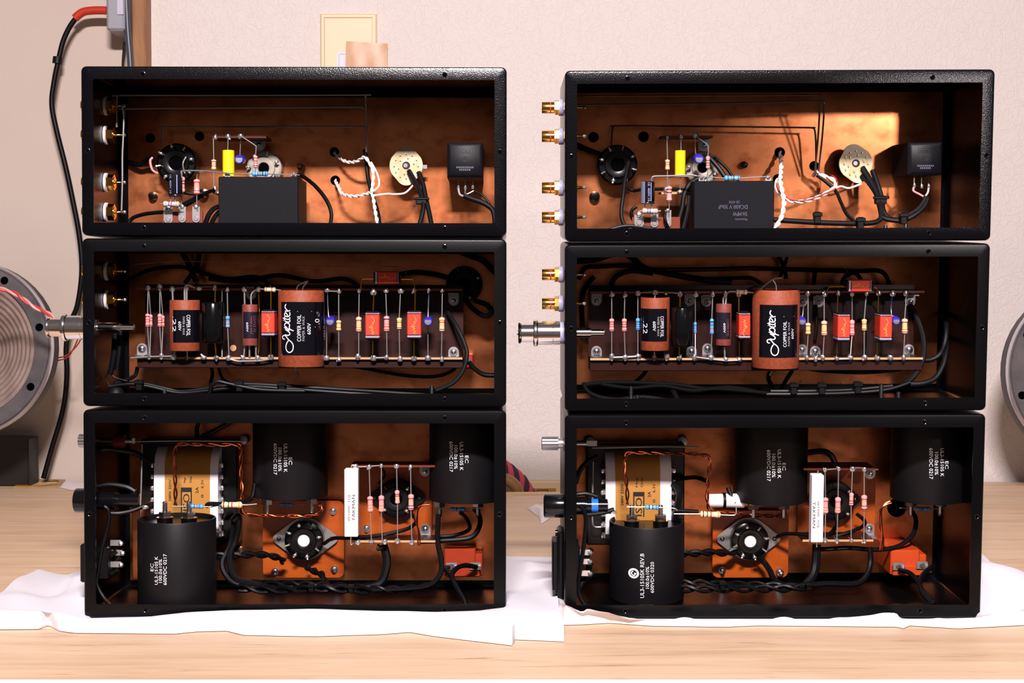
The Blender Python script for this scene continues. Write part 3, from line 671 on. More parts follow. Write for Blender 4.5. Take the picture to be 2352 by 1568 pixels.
def terminal_board(S, lv, x0, x1, yt, yb, tops, bots, brk, desc, ds=.047, dp=.074, ext=18, plate='phenolic_brown'):
    a, b = P(S, x0, yt, ds), P(S, x1, yb, ds); e = P(S, x1, yb+ext, dp)
    T = Thing(S.W, 'terminal_board', '%s, %s' % (desc, loc(S, lv)), 'terminal board', V(((a.x+b.x)/2, dp, e.z)))
    if plate: T.part('back_plate', MB().box((a.x,dp,e.z-.001),(b.x,dp+.0016,a.z+.004)), plate)
    for z, nm in ((a.z, 'strip'), (b.z, 'strip')):
        st = T.part(nm, MB().box((a.x,ds+.0004,z-.0008),(b.x,dp,z+.0008)), 'phenolic_brown')
        T.part('edge', MB().box((a.x,ds,z-.0008),(b.x,ds+.0004,z+.0008)), 'board_edge' if z == b.z else 'phenolic_red', st)
    if plate:
        T.part('lower_flange', MB().box((a.x,ds+.004,e.z-.0005),(b.x,dp,e.z+.0008)), 'phenolic_brown')
        T.part('apron', MB().box((a.x,ds+.003,e.z),(b.x,ds+.0044,b.z-.0009)), 'phenolic_brown')
    for k, row in enumerate((tops, bots)):
        for q in row:
            p = P(S, q[0], q[1], ds-.001); zc = (a.z, b.z)[k]
            t = T.part('terminal', MB().lathe((p.x,ds-.002,zc), (p.x,ds+.008,zc), [(0,.0011),(.1,.0014),(.3,.0014),(.35,.001),(1,.001)], 10), 'dull_tin')
            mb = MB().sphere(p+V((0,-.0005,0)), .0022, 9, sc=(random.uniform(.75,1.2),.8,random.uniform(.8,1.25)))
            mb.lathe(p, p+V((random.uniform(-.002,.002),-.001,random.uniform(-.003,.003))), [(0,.0013),(.6,.001),(1,.0004)], 7)
            T.part('solder', mb, 'solder', t)
    for bx, by, up in brk: bracket(S, T, bx, by, up, dp)
    return T
def bracket(S, T, bx, by, up, dp, w=12):     # small angle bracket screwed to the plate
    p = P(S, bx, by, dp-.0006); r = w*mpp(S, by, dp); s = 1 if up else -1; poly = []
    for k in range(13): t = math.pi*k/12; poly.append((p.x+r*math.cos(t), p.z+s*r*math.sin(t)))
    poly += [(p.x-r, p.z-s*r*1.3), (p.x+r, p.z-s*r*1.3)]
    if s < 0: poly = poly[::-1]
    bk = T.part('bracket', MB().prism(poly, dp-.0012, dp-.0002), 'zinc')
    T.part('foot', MB().box((p.x-r, dp-.011, p.z-s*r*1.3-.0005), (p.x+r, dp-.001, p.z-s*r*1.3+.0005)), 'zinc', bk)
    mb = MB().lathe((p.x,dp-.0038,p.z), (p.x,dp,p.z), [(0,.0008),(.1,.0016),(.4,.0019),(.42,.0030),(1,.0030)], 14); T.part('screw', mb, 'steel', bk)
def octal(S, lv, px, py, r, d, desc, saddle='zinc', ears=None, white=True, lugs=8, m='bakelite', ph=.4, lug_m='dull_tin', dback=DB):
    p = P(S, px, py, d); q = r*mpp(S, py, d)
    T = Thing(S.W, 'tube_socket', '%s, %s' % (desc, loc(S, lv)), 'tube socket', V((p.x, dback, p.z)))
    if ears:
        ex, eh = ears; ex *= mpp(S, py, d); eh *= mpp(S, py, d); poly = []
        for cx, cr, a0, a1 in ((0, eh, 55, 125), (-ex+.004, .004, 125, 235), (0, eh, 235, 305), (ex-.004, .004, -55, 55)):
            for k in range(9): a = math.radians(a0+(a1-a0)*k/8); poly.append((p.x+cx+cr*math.cos(a), p.z+cr*math.sin(a)))
        sd = T.part('saddle', MB().prism(poly, dback-.0035, dback-.0022), saddle)
        for s in (-1, 1): c = V((p.x+s*(ex-.0045), dback-.0044, p.z)); T.part('screw', MB().lathe(c, c+V((0,.004,0)), [(0,.0008),(.1,.0016),(.4,.0022),(1,.0022)], 14), 'steel' if S is SR else 'dark_tin', sd)
    T.part('body', MB().lathe((p.x,d,p.z), (p.x,dback,p.z), [(.10,q*.30),(.02,q*.34),(0,q*.40),(0,q*.62),(.12,q*.66),(.13,q*.90),(.2,q),(.85,q),(1,q)], 40, caps=True), m, sharp=35)
    T.part('centre', MB().cyl((p.x,d+.001,p.z), (p.x,d+.004,p.z), q*.30, 24), 'ceramic' if white else 'hole_dark')
    for k in range(lugs):
        a = 2*math.pi*k/lugs+ph; c = V((p.x+q*.76*math.cos(a), d+.001, p.z+q*.76*math.sin(a))); o_ = V((math.cos(a), 0, math.sin(a)))
        mb = MB().tube([c+V((0,.004,0)), c+V((0,-.003,0)), c+V((0,-.004,0))+o_*.003], .0007, 6, smooth=False)
        lg = T.part('lug', mb, lug_m)
        if k % 3 != 1: T.part('solder', MB().sphere(c+V((0,-.0035,0))+o_*.001, .0014, 8, sc=(1.2,.8,.9)), 'solder', lg)
    return T
def plate(S, lv, x0, x1, y0, y1, d, desc, screws, m='phenolic_orange', r=.005, holes=()):
    a, b = P(S, x0, y1, d), P(S, x1, y0, d)
    T = Thing(S.W, 'mounting_plate', '%s, %s' % (desc, loc(S, lv)), 'plate', V(((a.x+b.x)/2, d, a.z)))
    q = rrect(a.x, b.x, a.z, b.z, r, 0); T.part('sheet', MB().prism([(v[0], v[2]) for v in q], d, d+.002), m)
    for sx, sy, ln in screws:
        c = P(S, sx, sy, d); T.part('screw', MB().lathe(c-V((0,ln,0)), c+V((0,.001,0)), [(0,.0006),(.05,.0016),(.3,.0019),(.6,.0019),(.62,.0030),(1,.0030)], 14), 'steel')
    return T
def rotary(S, lv, px, py, d, desc, rotz=0):
    p = P(S, px, py, d); k = mpp(S, py, d)*38
    T = Thing(S.W, 'rotary_switch', '%s, %s' % (desc, loc(S, lv)), 'switch', V((p.x, DB, p.z)))
    cr, sr = math.cos(rotz), math.sin(rotz); poly = []
    for cx, cz, cr_, a0, a1 in ((0, .55, .62, 40, 140), (-.0, 0, 1.0, 150, 210), (0, -.6, .6, 220, 320), (0, 0, 1.0, -30, 30)):
        for j in range(8):
            a = math.radians(a0+(a1-a0)*j/7); x, z = cx+cr_*math.cos(a), cz+cr_*math.sin(a); poly.append((p.x+k*(x*cr-z*sr), p.z+k*(x*sr+z*cr)))
    w = T.part('wafer', MB().prism(poly, d, d+.0025), 'cream_wafer')
    T.part('frame', MB().cyl((p.x,d+.0025,p.z), (p.x,d+.012,p.z), k*.82, 28), 'black_plastic')
    T.part('mounting_bush', MB().cyl((p.x,d+.012,p.z), (p.x,DB,p.z), k*.35, 20), 'steel')
    T.part('shaft_hole', MB().cyl((p.x,d-.0001,p.z), (p.x,d+.0005,p.z), k*.24, 20), 'phenolic_brown', w)
    T.part('shaft', MB().cyl((p.x-.0005,d-.0006,p.z), (p.x-.0005,d+.003,p.z), k*.13, 16), 'steel', w)
    for j in range(18):
        a = 2*math.pi*j/12; R_ = k*(.72 if j < 12 else .48); a = a if j < 12 else 2*math.pi*(j-12)/6+.3
        c = V((p.x+R_*math.cos(a), d-.0002, p.z+R_*1.02*math.sin(a))); T.part('contact', MB().box(c+V((-.0005,-.0009,-.0008)), c+V((.0005,.0004,.0008))), 'dull_tin', w)
    if S is SL:
        c = P(S, 975, 383, d+.004); T.part('stop_tab', MB().box(c+V((-.004,0,-.0015)), c+V((.002,.001,.0015))), 'steel')
    return T
def pot(S, lv, x0, x1, y0, y1, d, desc, pins, left):
    a, b = P(S, x0, y1, d), P(S, x1, y0, d); e = .0028
    T = Thing(S.W, 'potentiometer', '%s, %s' % (desc, loc(S, lv)), 'potentiometer', V(((a.x+b.x)/2, DB, a.z)))
    def q(i, dd): return [(a.x+i,dd,a.z+i),(b.x-i,dd,a.z+i),(b.x-i,dd,b.z-i),(a.x+i,dd,b.z-i)]
    bd = T.part('body', MB().loft([q(0,DB), q(0,d+.0022), q(e*.25,d+.0016), q(e,d)]), 'relay_plastic')
    cx = (a.x+b.x)/2; cz = a.z+(b.z-a.z)*.5; w = b.x-a.x; h = b.z-a.z
    T.part('centre_boss', MB().lathe((cx,d-.0004,cz), (cx,d+.001,cz), [(0,.0019),(0,.0023),(1,.0023)], 20), 'black_plastic', bd)
    mb = MB(); fn = lambda x, z: d-.00012
    put_text(mb, 'NOBLE', (cx-w*.16, cz+h*.20), (w*.32, 0), (0, h*.085), fn)
    for z0, z1, x0_, x1_ in ((.18,.185,-.22,.22),(.31,.315,-.22,.22),(.18,.315,-.22,-.21),(.18,.315,.21,.22)): mb.add([(cx+w*x0_,d-.00012,cz+h*z0),(cx+w*x1_,d-.00012,cz+h*z0),(cx+w*x1_,d-.00012,cz+h*z1),(cx+w*x0_,d-.00012,cz+h*z1)], [(0,1,2,3)])
    T.part('print', mb, 'black_plastic' if left else 'film_box', bd)
    mb = MB()
    for row, n in ((-.24, 9), (-.31, 6)):
        for k in range(n):
            x = cx+w*(-.22+.44*k/8)+(0 if n == 9 else w*.08); mb.box((x-w*.016,d-.0002,cz+h*row), (x+w*.016,d,cz+h*(row+.05)))
    T.part('worn_marking', mb, 'ink_faint', bd)
    for px, yb_ in pins:
        t = P(S, px, y1-4, d+.012); u = P(S, px, yb_, d+.012); pn = T.part('pin', MB().box((t.x-.0004,d+.0118,u.z), (t.x+.0004,d+.0122,t.z)), 'dull_tin')
        T.part('solder', MB().sphere(V((u.x,d+.0115,u.z)), .0015, 8, sc=(.8,.8,1.4)), 'solder', pn)
    return T
def film_box(S, lv, x0, x1, y0, y1, d, desc, depth=.045, pr=False):
    a, b = P(S, x0, y1, d), P(S, x1, y0, d); z0 = ZB[lv]+.0015
    T = Thing(S.W, 'film_capacitor', '%s, %s' % (desc, loc(S, lv)), 'capacitor', V(((a.x+b.x)/2, d+depth/2, z0)))
    c = T.part('case', MB().box((a.x,d,z0), (b.x,d+depth,b.z), bev=.0006), 'film_box')
    if pr:
        mb = MB(); fn = lambda x, z: d-.00015
        for s, xa, xb, yc, h in (('DC600 V 50uF',1717,1650,475,9),('SH-MPW',1716,1683,491,9),('Panasonic',1716,1688,504,5),('20 47X',1699,1674,464,6)):
            A = P(S, xa, yc-h/2, d); B_ = P(S, xb, yc-h/2, d); C_ = P(S, xa, yc+h/2, d)
            put_text(mb, s, (A.x, A.z), (B_.x-A.x, B_.z-A.z), (C_.x-A.x, C_.z-A.z), fn)
        T.part('print', mb, 'ink_faint', c)
    for x in (a.x+.006, b.x-.004):
        t = T.part('tab', MB().box((x-.002,d+.004,b.z-.0005), (x+.002,d+.005,b.z+.0025)), 'tin'); T.part('solder', MB().sphere((x,d+.004,b.z+.0025), .0016, 8), 'solder', t)
    return T
def yellow_cap(S, lv, x0, x1, y0, y1, d, desc, leads):
    a, b = P(S, x0, y1, d), P(S, x1, y0, d)
    T = Thing(S.W, 'film_capacitor', '%s, %s' % (desc, loc(S, lv)), 'capacitor', V(((a.x+b.x)/2, d+.004, a.z)))
    r = (b.x-a.x)/2; c = V(((a.x+b.x)/2, d+r*.9, a.z)); t = V((c.x, c.y, b.z))
    T.part('body', MB().lathe(c, t, [(0,r*.9),(.01,r),(.99,r),(1,r*.9)], 24), 'yellow_film')
    for L_ in leads: T.part('lead', MB().tube([PP(S, q, d+r*.9) for q in L_], .0004, 6), 'tin')
    return T
def radial(S, lv, x0, x1, y0, y1, d, desc, stripe, leads):
    a, b = P(S, x0, y1, d), P(S, x1, y0, d); r = (b.x-a.x)/2; cx = (a.x+b.x)/2; dc = d+r
    T = Thing(S.W, 'electrolytic_capacitor', '%s, %s' % (desc, loc(S, lv)), 'capacitor', V((cx, dc, a.z)))
    sl = T.part('sleeve', MB().lathe((cx,dc,a.z), (cx,dc,b.z), [(0,r*.9),(.02,r),(.06,r),(.09,r*.93),(.12,r),(.98,r),(1,r*.93)], 26), 'elec_black')
    if stripe: T.part('stripe', patch(cx, dc, r, cx-r*.98, cx-r*.45, a.z+.0005, b.z-.0002, .00008, 8), 'elec_grey', sl)
    mb = MB(); fn = cylmap(cx, dc, r, .0002)
    for s, o_, w in (('10. 400V.10', -.28 if not stripe else .05, 5.5),):
        vtext(mb, S, s, (x0+x1)/2+o_*(x1-x0), y0+3, y1-6, w, d, fn, up=False)
    mb.add(patch(cx, dc, r, cx+r*.36, cx+r*.46, a.z+.002, b.z-.001, .00012, 3).v, [(0,2,3,1),(2,4,5,3),(4,6,7,5)])
    T.part('print', mb, 'elec_text', sl)
    for L_ in leads: T.part('lead', MB().tube([PP(S, q, dc) for q in L_], .00045, 6), 'tin')
    return T
def lug_strip(S, lv, x0, x1, y0, y1, d, lugs, desc):
    a, b = P(S, x0, y1, d), P(S, x1, y0, d)
    T = Thing(S.W, 'lug_strip', '%s, %s' % (desc, loc(S, lv)), 'terminal strip', V(((a.x+b.x)/2, d, a.z)))
    T.part('strip', MB().box((a.x,d,a.z), (b.x,d+.002,b.z)), 'phenolic_red')
    for x, ya, yb_, w in lugs:
        p, q = P(S, x, ya, d), P(S, x, yb_, d); r = w/2*mpp(S, ya, d); poly = [(p.x-r,p.z),(p.x-r*.35,p.z-.001),(p.x+r*.35,p.z-.001),(p.x+r,p.z)][::-1]
        cz = q.z+r; poly += [(p.x-r*math.cos(math.pi*k/8), cz-r*math.sin(math.pi*k/8)) for k in range(9)]
        lg = T.part('lug', MB().prism(poly[::-1], d-.0012, d-.0004), 'tin')
        T.part('rivet', MB().lathe((p.x,d-.0018,cz), (p.x,d,cz), [(0,r*.30),(0,r*.5),(.3,r*.62),(1,r*.62)], 14), 'dull_tin', lg)
        T.part('solder', MB().sphere((p.x,d-.0012,p.z-.0003), r*.7, 8, sc=(1.0,.8,.9)), 'solder', lg)
    return T
def transformer(S, lv, xl0, xl1, xw0, xw1, y0, y1, d, desc, box, texts):
    a, b = P(S, xw0, y1, d), P(S, xw1, y0, d); l0, l1 = P(S, xl0, y0, d).x, P(S, xl1, y0, d).x
    T = Thing(S.W, 'mains_transformer', '%s, %s' % (desc, loc(S, lv)), 'transformer', V(((a.x+b.x)/2, DB, a.z-.01)))
    cx = (a.x+b.x)/2; w = (b.x-a.x)/2; ztop = b.z
    # coil: a block whose upper part curves back
    def sect(z0):
        pr = [(d+.030, b.z-.002), (d+.012, b.z-.003), (d+.004, b.z-.009), (d+.0008, b.z-.018), (d, b.z-.03), (d, a.z+.02), (d+.002, a.z+.006), (d+.012, a.z), (d+.030, a.z)]
        return pr
    def coil(x0, x1, e): 
        pr = sect(0); return MB().loft([[(x0, y-e, z+(e if i < 5 else -e*.2)) for i, (y, z) in enumerate(pr)], [(x1, y-e, z+(e if i < 5 else -e*.2)) for i, (y, z) in enumerate(pr)]])
    T.part('core', MB().box((a.x-.014,d+.016,a.z-.006), (b.x+.012,DB-.001,b.z+.003), bev=.001), 'trafo_core')
    T.part('bobbin', coil(a.x, b.x, 0), 'bobbin')
    lb = T.part('paper_wrap', coil(l0, l1, .0004), 'trafo_paper')
    mb = MB(); fn = lambda x, z: d-.0008 if z < b.z-.03 else d-.0006+max(0, (z-(b.z-.03)))**2*9
    for s, px, ya, yb_, w_ in texts: vtext(mb, S, s, px, ya, yb_, w_, d, fn, True)
    bx0, bx1, by0, by1, ix0, ix1, iy0 = box
    for u0, u1, v0, v1 in ((bx0,bx1,by0,iy0),(bx0,ix0,iy0,by1),(ix1,bx1,iy0,by1)):
        A, B_ = P(S, u0, v1, d), P(S, u1, v0, d); mb.add([(A.x,d-.0007,A.z),(B_.x,d-.0007,A.z),(B_.x,d-.0007,B_.z),(A.x,d-.0007,B_.z)], [(0,1,2,3)])
    T.part('print', mb, 'ink_black', lb)
    for side, x in ((-1, a.x), (1, b.x)):
        for k in range(7):
            z = b.z-.016-(b.z-a.z-.02)*k/6; c = V((x+side*.0012, d+.006, z))
            t = T.part('terminal', MB().box(c+V((-.0012,-.002,-.0016)), c+V((.0012,.004,.0016))), 'dull_tin')
            T.part('solder', MB().sphere(c+V((side*.0012,-.002,0)), .0018, 8, sc=(.9,.8,1.2)), 'solder', t)
    return T
def cement(S, lv, x0, x1, y0, y1, d, desc, texts, up, leads):
    a, b = P(S, x0, y1, d), P(S, x1, y0, d)
    T = Thing(S.W, 'power_resistor', '%s, %s' % (desc, loc(S, lv)), 'resistor', V(((a.x+b.x)/2, d+.005, a.z)))
    c = T.part('block', MB().box((a.x,d,a.z), (b.x,d+.0095,b.z), bev=.0005), 'cement'); mb = MB(); fn = lambda x, z: d-.00015
    for s, px, ya, yb_, w in texts: vtext(mb, S, s, px, ya, yb_, w, d, fn, up)
    T.part('print', mb, 'ink_black', c)
    for L_ in leads: T.part('lead', MB().tube([PP(S, q, d+.005) for q in L_], .0005, 6), 'tin')
    return T
def contact_block(S, lv, x0, x1, y0, y1, d, desc, m, lugs, step):
    a, b = P(S, x0, y1, d), P(S, x1, y0, d); sx = P(S, step, y0, d).x
    T = Thing(S.W, 'barrier_switch', '%s, %s' % (desc, loc(S, lv)), 'switch', V(((a.x+b.x)/2, DB, a.z)))
    h = b.z-a.z
    mb = MB().box((a.x,d+.004,a.z), (sx,DB,b.z), bev=.0008); mb.box((sx-.001,d+.006,a.z), (b.x,DB,b.z-h*.2), bev=.0008); mb.box((a.x+.001,d+.0005,a.z), (b.x-.002,d+.006,a.z+h*.42), bev=.0008)
    c = T.part('housing', mb, m)
    mb2 = MB(); cx = (a.x+b.x)/2
    for u in (-.12, .10): mb2.box((cx+h*u-.0003,d+.0035,a.z+h*.5), (cx+h*u+.0003,d+.0043,a.z+h*.72))
    T.part('rib', mb2, m, c)
    for px, py in lugs:
        p = P(S, px, py, d-.0006); lg = T.part('lug', MB().box(p+V((-.0045,-.0004,-.003)), p+V((.0045,.0006,.003)), bev=.0004), 'zinc')
        T.part('screw', MB().lathe(p+V((0,-.0012,0)), p+V((0,.0004,0)), [(0,.0008),(0,.0018),(.6,.0021),(1,.0021)], 14), 'dark_tin', lg)
        T.part('solder', MB().sphere(p+V((.0035,-.0008,-.001)), .0018, 8, sc=(.7,.8,1.3)), 'solder', lg)
    return T
# ================================================================== TOP CHASSIS
NTH = ['first', 'second', 'third', 'fourth']
for S, ys in ((SL, (243,310,419,487)), (SR, (247,313,431,499))):
    for k, y in enumerate(ys): jack(S, 1, y, .056 if S is SL else .044, 'gold phono jack, %s from the top edge' % NTH[k])
for S, ys in ((SL, (622,688)), (SR, (630,697))):
    for k, y in enumerate(ys): jack(S, 2, y, .056 if S is SL else .044, ('upper', 'lower')[k]+' gold phono jack above the chrome connector')
bnc(SL, 2, 752, .028, 'chrome coaxial connector with knurled rings'); bnc(SR, 2, 764, .028, 'chrome coaxial connector with knurled rings')
# ---- left, top
S = SL; lv = 1
def bus(S, lv, pts, desc, r=.68, d=.06, m='dull_tin'):
    return cable(S, lv, pts, r, desc, 'bus_wire', m, 'wire', d, n=6)
bus(S,1,[(268,292,.05),(268,240,.05),(269,222,.05),(276,219,.05),(500,219,.05),(826,218,.05),(837,218,.05),(840,226,.055),(841,290,.07),(841,348,.08)], 'uppermost tinned bus wire bent square')
bus(S,1,[(283,308,.05),(286,256,.05),(290,250,.05),(500,248,.055),(800,246,.06),(832,247,.06),(840,253,.065),(842,300,.07),(842,350,.082)], 'second tinned bus wire bent square')
bus(S,1,[(373,342,.088),(373,302,.088),(376,294,.088),(384,292,.088),(600,291,.085),(820,291,.08),(840,292,.078)], 'tinned bus wire rising from the black tube socket')
cable(S,1,[(281,244,.046),(284,275,.046),(283,312,.046),(281,360,.046),(281,416,.046),(279,484,.046)], .7, 'thick tinned wire joining the gold jacks', 'bus_wire','tin')
octal(S,1,403,374,46,.084,'round black tube socket with soldered lugs', None, None, False, 8, ph=.2, lug_m='solder')
octal(S,1,605,386,40,.088,'round grey ceramic tube socket behind the blue resistor', None, None, False, 7, 'steatite')
hole(S,1,458,313,11); hole(S,1,345,317,11); hole(S,1,768,349,11); hole(S,1,770,414,11)
stud(S,1,349,449,10,.098); stud(S,1,465,443,11,.096)
T = terminal_board(S,1,488,612,314,442,[(495,316),(524,313),(553,312)],[(494,434),(520,444)],[], 'small terminal strip carrying the yellow capacitor', .064,.088,0,None)
bracket(S,T,596,333,False,.088,13)
resistor(S,1,[(490,318)],(491,366),(491,391),[(491,430)],11.5,.06,'beige','N.2 O.45 N.62 D.85','beige banded resistor beside the yellow capacitor')
yellow_cap(S,1,509,536,344,405,.058,'bright yellow tubular film capacitor',[[(524,316),(523,344)],[(523,405),(522,440)]])
small_elec(S,1,549,366,10.5,.058,'blue electrolytic capacitor beside the yellow capacitor',[[(553,314),(551,358)]])
resistor(S,1,[(556,314),(586,334),(588,340)],(587,357),(587,386),[(587,402)],10,.06,'pink','R.2 K.45 R.62 K.82','slim pink resistor before the ceramic socket')
film_box(S,1,502,685,406,520,.034,'square blank black film capacitor box')
resistor(S,1,[(522,398)],(578,399),(616,399),[(688,402)],12,.036,'blue','B.22 V.40 R.52 K.68 N.86','blue banded resistor lying on the black capacitor box','tin')
bus(S,1,[(417,408,.04),(417,398,.04),(422,392,.04),(478,393,.038),(522,398,.036)], 'bright solder-ended wire above the pink resistors', .6, .04, 'tin')
resistor(S,1,[(418,398)],(418,405),(418,443),[(417,455),(416,472)],14,.046,'pink','K.28 K.45 O.68','pink resistor partly behind the black electrolytic')
resistor(S,1,[(472,394),(458,396),(453,402)],(452,411),(452,448),[(452,472)],14.5,.042,'pink','R.2 K.75 R.9','fat pink resistor standing on a solder lug','tin')
radial(S,1,384,415,398,450,.036,'black printed electrolytic capacitor on the lug strip',False,[[(392,450),(392,470)],[(402,450),(402,474)]])
resistor(S,1,[(368,468)],(374,468),(413,469),[(420,470)],13,.04,'grey','Y.2 V.38 R.52 D.84','grey resistor lying across the solder lugs','tin')
lug_strip(S,1,373,465,486,518,.05,[(387,476,514,20),(419,474,511,17),(451,474,511,17)],'brown strip with three bright solder lugs')
cable(S,1,[(350,362,.08),(345,370,.078),(350,390,.078),(362,398,.08)],.9,'pink wire looped at the black tube socket',m='wire_pink')
cable(S,1,[(290,372,.1),(320,378,.095),(338,366,.09),(350,360,.085)],1.9,'dark cable reaching the black tube socket')
cable(S,1,[(296,512,.06),(306,500,.06),(335,491,.055),(374,487,.05)],1.5,'black wire running to the brown lug strip')
cable(S,1,[(424,442,.06),(440,445,.06),(465,444,.062),(493,436,.06)],1.3,'short black wire behind the pink resistors')
cable(S,1,[(412,476,.05),(440,462,.06),(462,448,.07)],2.2,'sleeved black wire leaving the middle solder lug')
cable(S,1,[(470,520,.05),(478,496,.05),(490,480,.052),(504,474,.055)],1.9,'black wire curving beside the black capacitor box')
cable(S,1,[(482,522,.055),(492,500,.055),(504,486,.058)],1.7,'short black wire tucked beside the capacitor box')
cable(S,1,[(424,398,.08),(420,376,.078),(427,360,.08)],.6,'bare tinned wire crossing the black tube socket',m='tin')
stud(S,1,688,382,8,.09)
cable(S,1,[(684,402,.04),(696,405,.045),(725,428,.055),(750,460,.06),(761,490,.06),(758,520,.055)],1.5,'black wire arching from the capacitor box','wire','rubber')
cable(S,1,[(838,345,.085),(842,372,.08),(846,410,.075),(856,450,.068),(868,490,.06),(872,522,.055)],1.7,'straight black cable behind the white twisted wires')
pair(S,1,[(768,350,.1),(782,364,.092),(800,372,.085),(820,370,.078),(836,361,.072),(846,370,.07),(856,390,.068),(857,415,.066),(854,440,.062)],.75,.7,11,'white twisted pair from the upper copper hole','wire_white')
pair(S,1,[(770,414,.1),(778,430,.09),(786,444,.082),(806,450,.075),(828,449,.07),(848,443,.066),(856,448,.06),(862,485,.052),(869,524,.045)],.75,.7,11,'white twisted pair from the lower copper hole','wire_white')
cable(S,1,[(852,372,.07),(866,398,.07),(871,422,.068),(864,434,.066),(854,442,.064)],.75,'loose white wire loop',m='wire_white')
cable(S,1,[(858,449,.064),(890,445,.068),(905,446,.07),(930,443,.075),(948,426,.08)],.75,'single white wire to the cream rotary switch',m='wire_white')
rotary(S,1,933,380,.084,'cream wafer rotary switch beside the black potentiometer')
cable(S,1,[(939,392,.082),(956,422,.075),(968,450,.068),(972,480,.06),(962,522,.052)],1.9,'sleeved black cable from the rotary switch centre',m='rubber')
cable(S,1,[(962,396,.082),(972,425,.075),(978,455,.068),(986,490,.06),(992,522,.052)],1.9,'sleeved black cable from the rotary switch edge',m='rubber')
tie(S,1,968,461,.064,.012,.0028,'cable_tie','black cable tie around the switch cables')
pot(S,1,1027,1109,327,407,.058,'square black potentiometer with raised maker name',[(1053,432),(1069,432),(1086,430)],True)
cable(S,1,[(1053,433,.068),(1056,446,.066),(1066,451,.064)],.8,'grey wire at the potentiometer pin',m='ink_grey')
cable(S,1,[(1069,434,.068),(1070,446,.066),(1088,438,.066)],.5,'bare wire across the potentiometer pins',m='tin')
cable(S,1,[(1066,450,.064),(1085,457,.062),(1110,466,.06),(1130,480,.058),(1136,500,.056),(1136,524,.055)],2.0,'thick black cable below the potentiometer',m='rubber')
cable(S,1,[(1092,440,.066),(1108,448,.064),(1122,464,.062),(1130,482,.06)],.9,'thin black wire above the thick potentiometer cable')
# ---- right, top
S = SR
bus(S,1,[(1310,221,.05),(1500,220,.05),(1700,219,.05),(1868,218,.05),(1880,220,.05),(1883,230,.052),(1880,300,.066),(1872,392,.084)],'uppermost dark bus wire bent square',.72,.06,'dark_tin')
bus(S,1,[(1310,241,.05),(1500,239,.052),(1700,236,.054),(1880,233,.055),(1891,235,.055),(1893,245,.056),(1889,310,.068),(1880,392,.084)],'second dark bus wire bent square',.72,.06,'dark_tin')
bus(S,1,[(1404,340,.088),(1406,304,.088),(1409,293,.088),(1418,289,.088),(1600,290,.086),(1850,293,.083),(1866,294,.083),(1872,302,.083),(1874,340,.084),(1874,394,.086)],'dark bus wire rising from the black tube socket',.75,.06,'dark_tin')
octal(S,1,1419,378,46,.084,'round black tube socket with soldered lugs', None, None, False, 8, ph=.5, lug_m='solder')
octal(S,1,1614,385,38,.088,'round grey ceramic tube socket behind the pink resistor', None, None, False, 7, 'steatite')
hole(S,1,1363,315,12); hole(S,1,1478,314,12); hole(S,1,1791,350,12); hole(S,1,1786,411,11); hole(S,1,1870,381,11)
stud(S,1,1366,451,12,.098); stud(S,1,1711,378,8,.097)
T = terminal_board(S,1,1520,1636,314,443,[(1532,315),(1564,313),(1597,311)],[(1530,436),(1562,441),(1590,444)],[],'small terminal strip carrying the yellow capacitor',.064,.088,0,None)
bracket(S,T,1618,334,False,.088,13)
resistor(S,1,[(1532,318)],(1533,366),(1533,391),[(1533,432)],11,.06,'beige','N.25 N.45 O.6 D.85','beige banded resistor beside the yellow capacitor')
yellow_cap(S,1,1551,1576,345,404,.058,'bright yellow tubular film capacitor',[[(1564,316),(1564,345)],[(1563,404),(1562,440)]])
small_elec(S,1,1606,365,11,.058,'blue electrolytic capacitor beside the yellow capacitor',[[(1597,314),(1597,345),(1600,360)]])
resistor(S,1,[(1600,314),(1624,332),(1627,342)],(1626,358),(1626,388),[(1624,418)],9.5,.06,'pink','N.35 K.55 K.72','slim pink resistor before the ceramic socket')
film_box(S,1,1593,1779,415,530,.034,'black film capacitor box with upside-down print',.045,True)
resistor(S,1,[(1600,404)],(1663,409),(1701,409),[(1770,405)],12.5,.037,'blue','K.22 R.46 K.58 N.84','blue banded resistor lying on the black capacitor box','tin')
bus(S,1,[(1497,418,.04),(1497,411,.04),(1503,405,.04),(1540,404,.04),(1584,402,.038),(1600,404,.037)],'bright bent wire above the black electrolytic',.6,.04,'tin')
resistor(S,1,[(1582,405),(1544,406),(1538,412)],(1537,427),(1537,465),[(1537,484)],13.5,.042,'pink','N.2 K.40 N.88','fat pink resistor standing on a solder lug','tin')
radial(S,1,1473,1505,416,468,.036,'black striped electrolytic capacitor on the lug strip',True,[[(1482,468),(1480,486)],[(1496,468),(1500,486)]])
resistor(S,1,[(1466,486)],(1474,484),(1512,485),[(1518,484)],12.5,.04,'grey','Y.2 V.36 V.5 D.84','grey resistor lying across the solder lugs','tin')
lug_strip(S,1,1452,1562,498,532,.05,[(1468,492,522,22),(1503,490,522,17),(1534,482,522,15)],'brown strip with three bright solder lugs')
cable(S,1,[(1318,330,.09),(1345,342,.09),(1380,356,.092)],2.2,'dark cable reaching the black tube socket')
cable(S,1,[(1444,372,.08),(1436,410,.07),(1431,450,.062),(1427,485,.058),(1430,508,.056),(1440,526,.055)],1.5,'black cable dropping from the black tube socket',m='rubber')
cable(S,1,[(1440,430,.075),(1455,438,.075),(1476,435,.07),(1540,434,.068),(1590,437,.068)],1.3,'black wire behind the striped electrolytic')
cable(S,1,[(1390,532,.05),(1420,522,.05),(1450,519,.05),(1500,526,.05)],1.5,'black wire along the chassis lip by the lug strip')
cable(S,1,[(1608,408,.06),(1585,422,.058),(1572,445,.056),(1566,480,.055),(1552,528,.054)],2.0,'thick black cable beside the capacitor box',m='rubber')
